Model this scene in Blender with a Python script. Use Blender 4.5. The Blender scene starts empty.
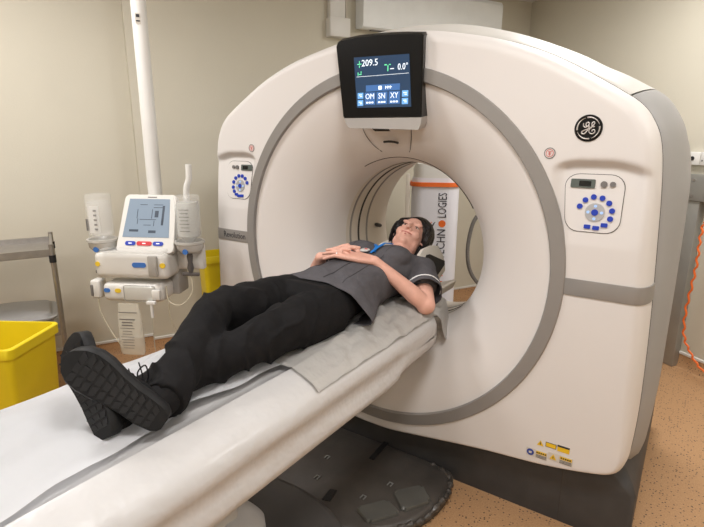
import bpy, bmesh, math, random
from mathutils import Vector, Matrix, noise
random.seed(7)
COL = bpy.context.scene.collection
PI = math.pi
V = Vector

# ------------------------------------------------------------------ materials
MATS = {}
def mat(name, col, rough=.5, metal=0., var=.04, vscale=6., bump=0., bscale=40., coat=0., trans=0., alpha=1., emit=None, estr=0., spec=.5, ior=1.45):
    if name in MATS: return MATS[name]
    m = bpy.data.materials.new(name); m.use_nodes = True
    nt = m.node_tree; b = nt.nodes['Principled BSDF']
    tc = nt.nodes.new('ShaderNodeTexCoord')
    n = nt.nodes.new('ShaderNodeTexNoise'); n.inputs['Scale'].default_value = vscale; n.inputs['Detail'].default_value = 4
    nt.links.new(tc.outputs['Object'], n.inputs['Vector'])
    r = nt.nodes.new('ShaderNodeValToRGB')
    c0 = [max(0, c*(1-var)) for c in col]; c1 = [min(1, c*(1+var)) for c in col]
    r.color_ramp.elements[0].color = (*c0, 1); r.color_ramp.elements[1].color = (*c1, 1)
    r.color_ramp.elements[0].position = .3; r.color_ramp.elements[1].position = .7
    nt.links.new(n.outputs['Fac'], r.inputs['Fac']); nt.links.new(r.outputs['Color'], b.inputs['Base Color'])
    b.inputs['Roughness'].default_value = rough; b.inputs['Metallic'].default_value = metal
    b.inputs['Coat Weight'].default_value = coat; b.inputs['Coat Roughness'].default_value = .12
    b.inputs['Transmission Weight'].default_value = trans; b.inputs['Alpha'].default_value = alpha
    b.inputs['Specular IOR Level'].default_value = spec; b.inputs['IOR'].default_value = ior
    if emit:
        b.inputs['Emission Color'].default_value = (*emit, 1); b.inputs['Emission Strength'].default_value = estr
    if bump:
        n2 = nt.nodes.new('ShaderNodeTexNoise'); n2.inputs['Scale'].default_value = bscale; n2.inputs['Detail'].default_value = 3
        nt.links.new(tc.outputs['Object'], n2.inputs['Vector'])
        bp = nt.nodes.new('ShaderNodeBump'); bp.inputs['Strength'].default_value = bump; bp.inputs['Distance'].default_value = .02
        nt.links.new(n2.outputs['Fac'], bp.inputs['Height']); nt.links.new(bp.outputs['Normal'], b.inputs['Normal'])
    MATS[name] = m
    return m

GW = mat('gantry_white_plastic', (.70, .672, .652), .5, coat=.0, var=.01, vscale=2)
FW = mat('funnel_white_plastic', (.72, .685, .66), .5, coat=.0, var=.01, vscale=2)
GREYP = mat('silver_grey_trim', (.30, .285, .27), .4, metal=.25, var=.03)
SIDE = mat('grey_side_cover', (.33, .325, .32), .55, metal=.0, var=.03)
TOPC = mat('offwhite_top_cover', (.60, .585, .55), .45, var=.02)
DARK = mat('charcoal_base', (.045, .043, .042), .5, var=.12, vscale=14)
BLACK = mat('gloss_black', (.006, .006, .006), .3, coat=.0, spec=.3, var=.05)
RUBBER = mat('black_rubber', (.012, .012, .013), .6, var=.2, vscale=20, bump=.2, bscale=150)
SEAM = mat('dark_seam', (.05, .045, .04), .8)
WHITE = mat('white_plastic', (.74, .73, .70), .4, var=.02)
OFFW = mat('injector_white', (.70, .68, .64), .42, var=.03)
BLUE = mat('button_blue', (.012, .035, .30), .4, emit=(.02, .08, .7), estr=.15)
LBLUE = mat('button_light_blue', (.35, .5, .75), .4, emit=(.3, .55, 1), estr=.35)
STEEL = mat('brushed_steel', (.42, .40, .38), .32, metal=.85, var=.08, vscale=30)
YEL = mat('yellow_bin_plastic', (.78, .60, .012), .42, var=.04)
SKIN = mat('skin', (.70, .39, .305), .5, var=.07, vscale=25, bump=.06, bscale=120)
HAIR = mat('black_hair', (.012, .009, .009), .42, var=.5, vscale=60, bump=.5, bscale=90)
TUNIC = mat('grey_tunic_cloth', (.088, .084, .092), .9, spec=.25, var=.08, vscale=30, bump=.35, bscale=22)
TROU = mat('black_trouser_cloth', (.008, .0075, .008), .85, var=.2, vscale=20, bump=.6, bscale=11, spec=.2)
PIPE = mat('white_piping', (.75, .75, .75), .6)
SHOE = mat('black_shoe_mesh', (.009, .009, .0095), .8, spec=.2, var=.3, vscale=80, bump=.4, bscale=120)
SHEET = mat('white_paper_sheet', (.84, .845, .86), .6, var=.01, bump=.5, bscale=5)
PLAST = mat('clear_plastic_over_cream', (.52, .51, .505), .40, coat=.15, var=.02, vscale=5, bump=.5, bscale=10)
CREAM = mat('cream_plastic', (.66, .60, .52), .4, var=.02)
CLEAR = mat('clear_plastic', (.9, .9, .88), .12, alpha=.2, var=.02, spec=.8)
LIQ = mat('clear_bag_plastic', (.75, .72, .62), .2, alpha=.5, var=.03, spec=.7)
ORANGE = mat('orange_plastic', (.85, .17, .03), .4)
INK = mat('dark_print', (.03, .03, .035), .7)
WPRINT = mat('white_print', (.8, .8, .82), .5, emit=(.8, .85, .9), estr=.5)
RED = mat('red_print', (.6, .06, .05), .5)

def floor_mat():
    m = bpy.data.materials.new('speckled_vinyl_floor'); m.use_nodes = True; nt = m.node_tree; b = nt.nodes['Principled BSDF']
    tc = nt.nodes.new('ShaderNodeTexCoord')
    n = nt.nodes.new('ShaderNodeTexNoise'); n.inputs['Scale'].default_value = 160; n.inputs['Detail'].default_value = 6
    r = nt.nodes.new('ShaderNodeValToRGB'); r.color_ramp.elements[0].color = (.42, .235, .115, 1); r.color_ramp.elements[1].color = (.52, .315, .165, 1)
    r.color_ramp.elements[0].position = .35; r.color_ramp.elements[1].position = .65
    v = nt.nodes.new('ShaderNodeTexVoronoi'); v.inputs['Scale'].default_value = 75; v.inputs['Randomness'].default_value = 1
    r2 = nt.nodes.new('ShaderNodeValToRGB'); r2.color_ramp.elements[0].color = (.0, 0, 0, 1); r2.color_ramp.elements[1].color = (1, 1, 1, 1)
    r2.color_ramp.elements[0].position = .22; r2.color_ramp.elements[1].position = .3
    wn = nt.nodes.new('ShaderNodeMath'); wn.operation = 'GREATER_THAN'; wn.inputs[1].default_value = .5
    sep = nt.nodes.new('ShaderNodeSeparateColor')
    mx = nt.nodes.new('ShaderNodeMix'); mx.data_type = 'RGBA'; mx.blend_type = 'MIX'
    inv = nt.nodes.new('ShaderNodeMath'); inv.operation = 'SUBTRACT'; inv.inputs[0].default_value = 1
    mul = nt.nodes.new('ShaderNodeMath'); mul.operation = 'MULTIPLY'
    L = nt.links.new
    L(tc.outputs['Object'], n.inputs['Vector']); L(tc.outputs['Object'], v.inputs['Vector'])
    L(n.outputs['Fac'], r.inputs['Fac']); L(v.outputs['Distance'], r2.inputs['Fac'])
    L(v.outputs['Color'], sep.inputs[0]); L(sep.outputs[0], wn.inputs[0])
    L(r2.outputs['Color'], inv.inputs[1]); L(inv.outputs[0], mul.inputs[0]); L(wn.outputs[0], mul.inputs[1])
    L(mul.outputs[0], mx.inputs['Factor']); L(r.outputs['Color'], mx.inputs[6]); mx.inputs[7].default_value = (.07, .045, .035, 1)
    L(mx.outputs[2], b.inputs['Base Color']); b.inputs['Roughness'].default_value = .42
    return m
FLOOR = floor_mat()
WALL = mat('beige_wall_paint', (.60, .565, .47), .75, var=.02, vscale=1.5, bump=.06, bscale=120)
CEIL = mat('ceiling_white', (.75, .74, .72), .8)
SKIRT = mat('white_skirting_cap', (.68, .66, .62), .5)

# ------------------------------------------------------------------ helpers
def wloc(o):
    l = V((0, 0, 0))
    while o: l += V(o.location); o = o.parent
    return l
def obj(name, bm, m, parent=None, smooth=True, angle=40, normals=True):
    me = bpy.data.meshes.new(name)
    if normals: bmesh.ops.recalc_face_normals(bm, faces=bm.faces[:])
    if parent: off = wloc(parent)
    else:
        xs = [v.co for v in bm.verts]
        off = V(((min(c.x for c in xs)+max(c.x for c in xs))/2, (min(c.y for c in xs)+max(c.y for c in xs))/2, min(c.z for c in xs)))
    for v in bm.verts: v.co -= off
    bm.to_mesh(me); bm.free()
    ms = m if isinstance(m, (list, tuple)) else [m]
    for x in ms: me.materials.append(x)
    if smooth:
        for p in me.polygons: p.use_smooth = True
        me.set_sharp_from_angle(angle=math.radians(angle))
    o = bpy.data.objects.new(name, me); COL.objects.link(o)
    if parent: o.parent = parent
    else: o.location = off
    return o
def tag(o, label, cat=None, group=None):
    o['label'] = label
    if cat: o['category'] = cat
    if group: o['group'] = group
    return o
def thing(name, label, cat, loc, group=None):
    o = bpy.data.objects.new(name, None); COL.objects.link(o); o.location = loc; o.empty_display_size = .1
    return tag(o, label, cat, group)
def struct(name, bm, m, **k):
    o = obj(name, bm, m, **k); o['kind'] = 'structure'; return o
def NB(): return bmesh.new()
def frame(origin, x, y, z=None):
    x = V(x).normalized(); y = V(y); y = (y - x*y.dot(x)).normalized(); z = x.cross(y)
    M = Matrix.Identity(4)
    for i in range(3): M[i][0], M[i][1], M[i][2], M[i][3] = x[i], y[i], z[i], origin[i]
    return M
def rotz(origin, deg):
    return Matrix.Translation(V(origin)) @ Matrix.Rotation(math.radians(deg), 4, 'Z')
def box(bm, c, s, M=None, bev=0., seg=2, taper=None):
    T = Matrix.Translation(V(c)) @ Matrix.Diagonal((*s, 1))
    r = bmesh.ops.create_cube(bm, size=1, matrix=T)
    vs = r['verts']
    if taper:
        for v in vs:
            if v.co.z < c[2]:
                v.co.x = c[0]+(v.co.x-c[0])*taper; v.co.y = c[1]+(v.co.y-c[1])*taper
    if bev:
        es = list({e for v in vs for e in v.link_edges})
        rb = bmesh.ops.bevel(bm, geom=es, offset=bev, segments=seg, affect='EDGES', profile=.5)
        vs = list({v for f in rb['faces'] for v in f.verts} | {v for v in vs if v.is_valid})
    if M is not None:
        bmesh.ops.transform(bm, matrix=M, verts=[v for v in vs if v.is_valid])
    return vs
def rings(bm, secs, cap=True, closed=False):
    rs = [[bm.verts.new(p) for p in s] for s in secs]
    n = len(rs[0])
    pairs = list(zip(rs, rs[1:])) + ([(rs[-1], rs[0])] if closed else [])
    for a, b in pairs:
        for i in range(n):
            j = (i+1) % n
            bm.faces.new((a[i], a[j], b[j], b[i]))
    if cap and not closed:
        bm.faces.new(rs[0][::-1]); bm.faces.new(rs[-1])
    return rs
def tube(bm, pts, rad, n=10, asp=1., up=None, round_ends=False):
    pts = [V(p) for p in pts]
    if not isinstance(rad, (list, tuple)): rad = [rad]*len(pts)
    rad = list(rad)
    if round_ends:
        d0 = (pts[0]-pts[1]).normalized(); d1 = (pts[-1]-pts[-2]).normalized()
        P = []; R = []
        for a in (80, 55, 28): P.append(pts[0]+d0*rad[0]*math.sin(math.radians(a))); R.append(rad[0]*math.cos(math.radians(a)))
        P += pts; R += rad
        for a in (28, 55, 80): P.append(pts[-1]+d1*rad[-1]*math.sin(math.radians(a))); R.append(rad[-1]*math.cos(math.radians(a)))
        pts, rad = P, R
    secs = []; u = V(up) if up else None
    for i, p in enumerate(pts):
        t = (pts[min(i+1, len(pts)-1)] - pts[max(i-1, 0)])
        if t.length < 1e-9: t = V((0, 0, 1))
        t.normalize()
        if u is None:
            u = V((0, 0, 1)) if abs(t.z) < .9 else V((1, 0, 0))
        u2 = u - t*u.dot(t)
        if u2.length < 1e-4: u2 = t.orthogonal()
        u2.normalize(); w = t.cross(u2); 
        if not up: u = u2
        r = rad[i]
        secs.append([p + w*(math.cos(2*PI*k/n)*r) + u2*(math.sin(2*PI*k/n)*r*asp) for k in range(n)])
    return rings(bm, secs)
def smoothpath(pts, k=6):
    pts = [V(p) for p in pts]; out = []
    for i in range(len(pts)-1):
        p0 = pts[max(i-1, 0)]; p1 = pts[i]; p2 = pts[i+1]; p3 = pts[min(i+2, len(pts)-1)]
        for j in range(k):
            t = j/k
            out.append(.5*((2*p1)+(-p0+p2)*t+(2*p0-5*p1+4*p2-p3)*t*t+(-p0+3*p1-3*p2+p3)*t**3))
    out.append(pts[-1]); return out
def ell(bm, c, r, M=None, n=24):
    T = Matrix.Translation(V(c)) @ Matrix.Diagonal((*r, 1))
    if M is not None: T = M @ T
    return bmesh.ops.create_uvsphere(bm, u_segments=n, v_segments=n//2, radius=1, matrix=T)['verts']
def cyl(bm, a, b, r, r2=None, n=24, cap=True):
    a = V(a); b = V(b); r2 = r if r2 is None else r2
    t = (b-a).normalized(); u = t.orthogonal().normalized(); w = t.cross(u)
    secs = [[p+u*math.cos(2*PI*k/n)*q+w*math.sin(2*PI*k/n)*q for k in range(n)] for p, q in ((a, r), (b, r2))]
    return rings(bm, secs, cap=cap)
def prof_rings(bm, prof, a, t, n=32, cap=True):     # lathe: prof [(r, h)] around axis t from a
    a = V(a); t = V(t).normalized(); u = t.orthogonal().normalized(); w = t.cross(u)
    return rings(bm, [[a+t*h+u*math.cos(2*PI*k/n)*r+w*math.sin(2*PI*k/n)*r for k in range(n)] for r, h in prof], cap=cap)
def extr(bm, poly, y0, y1, M=None):    # polygon in local x,z extruded along y
    s = [[V((x, y, z)) for x, z in poly] for y in (y0, y1)]
    if M is not None: s = [[M @ p for p in q] for q in s]
    return rings(bm, s)
def rrect(cx, cz, w, h, r, k=5):
    out = []
    for sx, sz, a0 in ((1, 1, 0), (-1, 1, 90), (-1, -1, 180), (1, -1, 270)):
        for i in range(k+1):
            a = math.radians(a0+90*i/k)
            out.append((cx+sx*(w/2-r)+r*math.cos(a), cz+sz*(h/2-r)+r*math.sin(a)))
    return out
def circ(cx, cz, r, k=20): return [(cx+r*math.cos(2*PI*i/k), cz+r*math.sin(2*PI*i/k)) for i in range(k)]
def text(name, s, size, M, m, parent, thick=.0006, center=True, sx=1.):
    cu = bpy.data.curves.new(name, 'FONT'); cu.body = s; cu.size = size; cu.extrude = thick; cu.resolution_u = 2
    if center: cu.align_x = 'CENTER'; cu.align_y = 'CENTER'
    o = bpy.data.objects.new(name, cu); COL.objects.link(o)
    dg = bpy.context.evaluated_depsgraph_get(); me = bpy.data.meshes.new_from_object(o.evaluated_get(dg))
    bpy.data.objects.remove(o)
    bm = NB(); bm.from_mesh(me); bmesh.ops.transform(bm, matrix=M @ Matrix.Diagonal((sx, 1, 1, 1)), verts=bm.verts[:])
    return obj(name, bm, m, parent, smooth=False)
def blend(bm, voxel=.006, it=6, fac=.5, disp=None):
    me = bpy.data.meshes.new('tmp'); bm.to_mesh(me); bm.free()
    o = bpy.data.objects.new('tmp', me); COL.objects.link(o)
    a = o.modifiers.new('r', 'REMESH'); a.mode = 'VOXEL'; a.voxel_size = voxel
    b = o.modifiers.new('s', 'SMOOTH'); b.factor = fac; b.iterations = it
    dg = bpy.context.evaluated_depsgraph_get(); me2 = bpy.data.meshes.new_from_object(o.evaluated_get(dg))
    bpy.data.objects.remove(o)
    r = NB(); r.from_mesh(me2)
    if disp:
        r.normal_update()
        for v in r.verts: v.co += v.normal*disp(v.co)
    return r
def cut(bm, co, no):    # removes the side the normal points to
    bmesh.ops.bisect_plane(bm, geom=bm.verts[:]+bm.edges[:]+bm.faces[:], plane_co=V(co), plane_no=V(no), clear_outer=True)
def sm(t): t = max(0, min(1, t)); return t*t*(3-2*t)
# frame for the gantry face: local x right, local y up, local z towards the viewer (-Y)
def face_M(x, z, y=0., tilt=0.):
    return Matrix.Translation((x, y, z)) @ Matrix.Rotation(math.radians(90+tilt), 4, 'X')

# ------------------------------------------------------------------ camera
cd = bpy.data.cameras.new('camera'); cam = bpy.data.objects.new('camera', cd); COL.objects.link(cam)
yaw, pitch, roll = math.radians(34.32), math.radians(13.851), math.radians(.182)
fw = V((-math.sin(yaw)*math.cos(pitch), math.cos(yaw)*math.cos(pitch), -math.sin(pitch)))
rt = V((math.cos(yaw), math.sin(yaw), 0)); up = rt.cross(fw)
r2 = rt*math.cos(roll)+up*math.sin(roll); u2 = up*math.cos(roll)-rt*math.sin(roll)
Mc = Matrix.Identity(4)
for i in range(3): Mc[i][0], Mc[i][1], Mc[i][2] = r2[i], u2[i], -fw[i]
CAM = V((1.149944, -1.870552, 1.52164))
Mc.translation = CAM; cam.matrix_world = Mc
cd.sensor_width = 36; cd.lens = 502.5*36/704; cd.clip_start = .02
bpy.context.scene.camera = cam
def at(u, v, d):       # point seen at pixel (u,v) at horizontal distance d in front of the camera
    r = fw+(u-352)/502.5*r2+(263.5-v)/502.5*u2
    f2 = V((fw.x, fw.y, 0)).normalized()
    return CAM + r*(d/(r.x*f2.x+r.y*f2.y))

# ------------------------------------------------------------------ room
H = 2.75
def dirv(deg): return V((math.cos(math.radians(deg)), math.sin(math.radians(deg)), 0))
A0 = V((-1.98, .156, 0)); dA = dirv(62); Bp = V((1.142, 2.118, 0)); dB = dirv(-37)
nA = V((-dA.y, dA.x, 0)); nB = V((-dB.y, dB.x, 0))      # point away from the room
if nB.y < 0: nB = -nB
den = dA.x*(-dB.y)+dB.x*dA.y
dx, dy = Bp.x-A0.x, Bp.y-A0.y
tA = (dx*(-dB.y)+dB.x*dy)/den
CORN = A0+dA*tA
A1 = V((-2.349, -.124, 0)) + dA*.38      # left stretch of the wall, set back
A1s = A0 + nA*.085
LW = A1s - dA*3.4
BE = CORN + dB*4.2
def wall(name, a, b, out, m=WALL, th=.1, h=H, z0=0.):
    bm = NB(); s = [[a+V((0, 0, z0)), b+V((0, 0, z0)), b+out*th+V((0, 0, z0)), a+out*th+V((0, 0, z0))]]
    s.append([p+V((0, 0, h-z0)) for p in s[0]]); rings(bm, s); return struct(name, bm, m, smooth=False)
wall('wall_back', A0, CORN+dA*.1, nA)
wall('wall_left', LW, A1s, nA)
bm = NB(); rings(bm, [[A0+V((0, 0, z)), A0-dA*.001+V((0, 0, z)), A1s-dA*.001+V((0, 0, z)), A1s+V((0, 0, z))] for z in (0, H)]); struct('wall_return', bm, WALL, smooth=False)
wall('wall_right', CORN, BE, nB)
NR = V((LW.x+.3, -4.6, 0)); NR2 = V((BE.x, -4.6, 0))
wall('wall_side', V((BE.x, BE.y, 0)), NR2, V((1, 0, 0)))
wall('wall_near', NR2, V((LW.x, -4.6, 0)), V((0, -1, 0)))
wall('wall_far_side', V((LW.x, -4.6, 0)), LW, V((-1, 0, 0)))
bm = NB(); box(bm, (-.2, -.3, -.05), (9.5, 9.4, .1)); struct('floor', bm, FLOOR, smooth=False)
bm = NB(); box(bm, (-.2, -.3, H+.05), (9.5, 9.4, .1)); struct('ceiling', bm, CEIL, smooth=False)
def cove(name, a, b, out):    # floor vinyl rising up the wall with a white cap on top
    bm = NB(); inn = -out
    prof = [(0, .0), (.045, .0), (.02, .006), (.008, .025), (.006, .1), (0, .1)]
    rings(bm, [[p+inn*x+V((0, 0, z+.0005)) for x, z in prof] for p in (a, b)]); o = struct(name, bm, FLOOR)
    bm = NB(); prof = [(0, .098), (.011, .098), (.011, .112), (.0, .116)]
    rings(bm, [[p+inn*x+V((0, 0, z)) for x, z in prof] for p in (a, b)]); struct(name.replace('baseboard', 'trim'), bm, SKIRT)
cove('baseboard_back', A0, CORN, nA); cove('baseboard_left', LW, A1s, nA); cove('baseboard_right', CORN, BE, nB)

# ceiling lights (modelled fittings, unseen above the frame)
LP = [(-1.4, -1.2), (1.0, -1.2), (.75, 1.25), (2.3, .7), (-.3, -3.2), (2.2, -3.2)]  # third panel added behind the gantry to brighten the far wall and units
DIFF = mat('light_diffuser', (.9, .9, .88), .5, emit=(1, .98, .96), estr=2.0)
for i, (x, y) in enumerate(LP):
    t = thing('ceiling_light', 'square recessed ceiling light panel', 'ceiling light', (x, y, H), 'ceiling light panels')
    bm = NB(); rings(bm, [[V((x+sx*s, y+sy*s, z)) for sx, sy in ((-1, -1), (1, -1), (1, 1), (-1, 1))] for s, z in ((.30, H), (.31, H-.012), (.285, H-.012), (.28, H))], cap=False); obj('frame', bm, WHITE, t, smooth=False)
    bm = NB(); box(bm, (x, y, H-.004), (.56, .56, .004)); obj('diffuser', bm, DIFF, t, smooth=False)
    la = bpy.data.lights.new('panel_lamp', 'AREA'); la.shape = 'SQUARE'; la.size = .56; la.energy = (37, 30, 28, 20, 31, 25)[i]; la.color = (1, .985, .975)
    lo = bpy.data.objects.new('panel_lamp', la); COL.objects.link(lo); lo.location = (x, y, H-.02)

# ------------------------------------------------------------------ CT gantry
G = thing('ct_scanner_gantry', 'large white CT scanner gantry with round bore standing on a charcoal base', 'CT scanner', (0, .5, 0))
ZC = 1.02
half = [(0, 1.957), (.12, 1.95), (.25, 1.935), (.46, 1.889), (.60, 1.842), (.70, 1.797), (.80, 1.742), (.90, 1.682), (.96, 1.64), (1.0, 1.59), (1.03, 1.519), (1.048, 1.394), (1.063, 1.156), (1.077, .866), (1.083, .591), (1.079, .43), (1.07, .36), (1.04, .315), (.96, .290), (.782, .258), (.536, .232), (.254, .190), (.1, .168), (0, .165)]
def spline_poly(h):
    p = smoothpath([V((x, z, 0)) for x, z in h], 8)
    r = [(q.x, q.y) for q in p]; l = [(-x, z) for x, z in reversed(r[1:-1])]
    return r+l
OUT = spline_poly(half)
def radial(poly):
    d = sorted((math.atan2(z-ZC, x), math.hypot(x, z-ZC)) for x, z in poly)
    d = [(d[-1][0]-2*PI, d[-1][1])]+d+[(d[0][0]+2*PI, d[0][1])]
    def f(a):
        a = (a+PI) % (2*PI)-PI
        lo, hi = 0, len(d)-1
        while hi-lo > 1:
            m = (lo+hi)//2
            if d[m][0] <= a: lo = m
            else: hi = m
        t = (a-d[lo][0])/max(1e-9, d[hi][0]-d[lo][0]); return d[lo][1]*(1-t)+d[hi][1]*t
    return f
RF = radial(OUT)
def recess(x, z):
    x = abs(x)
    if x < .68 or x > 1.06 or z < 1.12 or z > 1.5: return 0
    zt = 1.462-.5*max(0, .80-x)**1.3-.9*max(0, x-.9)**1.6
    return .030*sm((x-.715)/.045)*sm((1.05-x)/.07)*sm((zt-z)/.032)*max(0, min(1, (z-1.165)/.28))
N = 720; bm = NB(); secs = []
M_ = 34
for k in range(M_+1):
    s = []
    for i in range(N):
        a = 2*PI*i/N; R = RF(a); low = sm((-math.sin(a)-.35)/.3)
        b = .052*(1-low)+.02*low; dep = .115*(1-low)+.045*low
        if k <= 26:
            r = .795+(R-b-.795)*(k/26); y = 0
        else:
            q = (k-26)/(M_-26)*PI/2; r = R-b+b*math.sin(q)**.9; y = dep*(1-math.cos(q))
        x = r*math.cos(a); z = ZC+r*math.sin(a)
        s.append(V((x, y+recess(x, z), z)))
    secs.append(s)
rings(bm, secs, cap=False)
obj('front_cover', bm, GW, G, angle=60, normals=True)
def lathe_y(prof, n=160, zc=ZC):
    bm = NB(); rings(bm, [[V((r*math.cos(2*PI*i/n), y, zc+r*math.sin(2*PI*i/n))) for i in range(n)] for r, y in prof], cap=False); return bm
obj('ring_trim', lathe_y([(.802, .006), (.802, -.004), (.798, -.008), (.752, -.008), (.748, -.003), (.748, .02)]), GREYP, G)
fprof = smoothpath([V((r, y, 0)) for r, y in ((.75, .008), (.70, .018), (.64, .038), (.58, .065), (.52, .10), (.47, .142), (.435, .188), (.413, .235), (.402, .29), (.40, .34))], 4)
obj('bore_funnel', lathe_y([(p.x, p.y) for p in fprof]), FW, G, angle=60)
obj('bore_tube', lathe_y([(.40, .34), (.40, .376), (.40, .386), (.40, .456), (.40, .466), (.40, .54), (.40, .55), (.410, .66), (.428, .80), (.445, .84), (.48, .90), (.56, .975)]), CREAM, G, angle=60)
for y in (.381, .461, .545):
    bm = lathe_y([(.3995, y-.007), (.397, y-.007), (.397, y+.007), (.3995, y+.007)]); obj('bore_groove', bm, SEAM if y > .4 and y < .5 else GREYP, G)
# thin seam above the bore opening
bm = NB(); pts = []
for i in range(40):
    a = math.radians(30+i*2.25); r = .420; pts.append((r*math.cos(a), .208, ZC+.005+r*math.sin(a)))
tube(bm, pts, .0028, n=6); obj('bore_seam', bm, SEAM, G)
bm = NB(); tube(bm, [(-.401, .66, 1.03), (-.403, .70, 1.02)], .013, n=10, asp=.9, round_ends=True); obj('bore_sensor', bm, DARK, G)
# seam between front cover and body
def outl(y, off, a0=0, a1=360, n=240, fn=RF):
    s = []
    for i in range(n+1):
        a = math.radians(a0+(a1-a0)*i/n); R = fn(a)+off
        s.append(V((R*math.cos(a), y, ZC+R*math.sin(a))))
    return s
# body silhouette half-way back
half2 = [(0, 2.035), (.18, 2.02), (.326, 1.992), (.502, 1.938), (.691, 1.858), (.80, 1.80), (.868, 1.768), (.941, 1.727), (1.00, 1.69), (1.045, 1.635), (1.085, 1.554), (1.11, 1.42), (1.122, 1.296), (1.126, 1.0), (1.126, .60), (1.12, .35), (1.1, .22), (1.02, .2), (.5, .2), (0, .2)]
RF2 = radial(spline_poly(half2))
half3 = [(x*.995, z-.012*(z > 1)) for x, z in half2]
half3 = [(0, 2.02), (.18, 2.0), (.326, 1.97), (.502, 1.915), (.691, 1.835), (.80, 1.775), (.868, 1.74), (.941, 1.70), (1.00, 1.655), (1.05, 1.59), (1.09, 1.51), (1.11, 1.42), (1.121, 1.296), (1.125, 1.0), (1.125, .60), (1.122, .30), (1.1, .15), (1.02, .13), (.5, .13), (0, .13)]
RF3 = radial(spline_poly(half3))
def shell(a0, a1, name, m, label=None):
    n = int((a1-a0)*1.5); secs = []
    def pick(t):   # t 0..1 between front outline and mid outline
        return lambda a: RF(a)*(1-t)+RF2(a)*t
    ys = [(.118, -.02, 0), (.122, -.008, 0), (.128, -.001, .02), (.16, 0, .25), (.22, 0, .55), (.32, 0, .84), (.42, 0, .96), (.52, 0, 1)]
    for y, off, t in ys: secs.append(outl(y, off, a0, a1, n, pick(t)))
    for y, t in ((.65, .25), (.78, .65), (.9, 1)): secs.append(outl(y, 0, a0, a1, n, lambda a: RF2(a)*(1-t)+RF3(a)*t))
    secs.append(outl(.935, -.015, a0, a1, n, RF3)); secs.append(outl(.945, -.05, a0, a1, n, RF3))
    secs.append(outl(.925, -.05, a0, a1, n, RF3)); secs.append(outl(.12, -.05, a0, a1, n, RF))
    bm = NB(); rs = [[bm.verts.new(p) for p in s] for s in secs]
    for j in range(len(rs)):
        a, b = rs[j], rs[(j+1) % len(rs)]
        for i in range(n): bm.faces.new((a[i], a[i+1], b[i+1], b[i]))
    for k in (0, n): bm.faces.new([r[k] for r in rs])
    o = obj(name, bm, m, G, angle=35)
    if label: o['label'] = label
aS = math.degrees(math.atan2(1.694-ZC, .955))
shell(-38.5, aS-.15, 'side_cover', SIDE, 'grey right side cover')
shell(aS+.15, 180-aS-.15, 'top_cover', TOPC)
shell(180-aS+.15, 218.5, 'side_cover', SIDE)
bm = NB(); n = 360; rings(bm, [[V(((RF(2*PI*i/n)+o_)*math.cos(2*PI*i/n), y, ZC+(RF(2*PI*i/n)+o_)*math.sin(2*PI*i/n))) for i in range(n)] for y, o_ in ((.11, -.02), (.1135, .0012), (.1215, .0012), (.128, -.02))], cap=False); obj('cover_seam', bm, SEAM, G)
# back cover
bm = NB(); n = 200; ss = []
for fr in (0, .33, .66, 1):
    ss.append([V(((RF3(2*PI*i/n)-.052)*(1-fr)*math.cos(2*PI*i/n)+.56*fr*math.cos(2*PI*i/n), .93+.045*fr, ZC+((RF3(2*PI*i/n)-.052)*(1-fr)+.56*fr)*math.sin(2*PI*i/n))) for i in range(n)])
rings(bm, ss, cap=False); obj('back_cover', bm, TOPC, G)
# base
bm = NB()
rings(bm, [[V((x, .575+y, z)) for x, y in rrect(0, 0, w_, d_, r_, 5)] for w_, d_, r_, z in ((2.236, 1.03, .02, 0), (2.236, 1.03, .02, .22), (2.20, 1.02, .04, .255), (2.09, .99, .08, .325))]); obj('base', bm, DARK, G)
bm = NB(); box(bm, (.86, .0593, .125), (.004, .002, .22)); obj('base_seam', bm, SEAM, G, smooth=False)
# grey strips left and right
for sgn in (1, -1):
    bm = NB(); poly = []
    z0, z1 = .982, 1.043
    S = [(.802, -.004), (.93, -.004), (1.0, -.004)]
    for k in range(0, 11):
        q = k/10*PI/2*.97; S.append((1.071-.052+.052*math.sin(q)**.9+.003*math.sin(q), .115*(1-math.cos(q))-.004))
    secs = []
    for x, y in S:
        secs.append([V((sgn*x, y, z0)), V((sgn*x, y-.001, z0+.004)), V((sgn*x, y-.001, z1-.004)), V((sgn*x, y, z1)), V((sgn*(x-.010), y+.006, z1)), V((sgn*(x-.010), y+.006, z0))])
    rings(bm, secs); o = obj('side_strip', bm, GREYP, G)
    if sgn < 0: text('lettering', 'Revolution', .047, face_M(-.90, 1.013, -.0055), INK, o, sx=.82)
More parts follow.
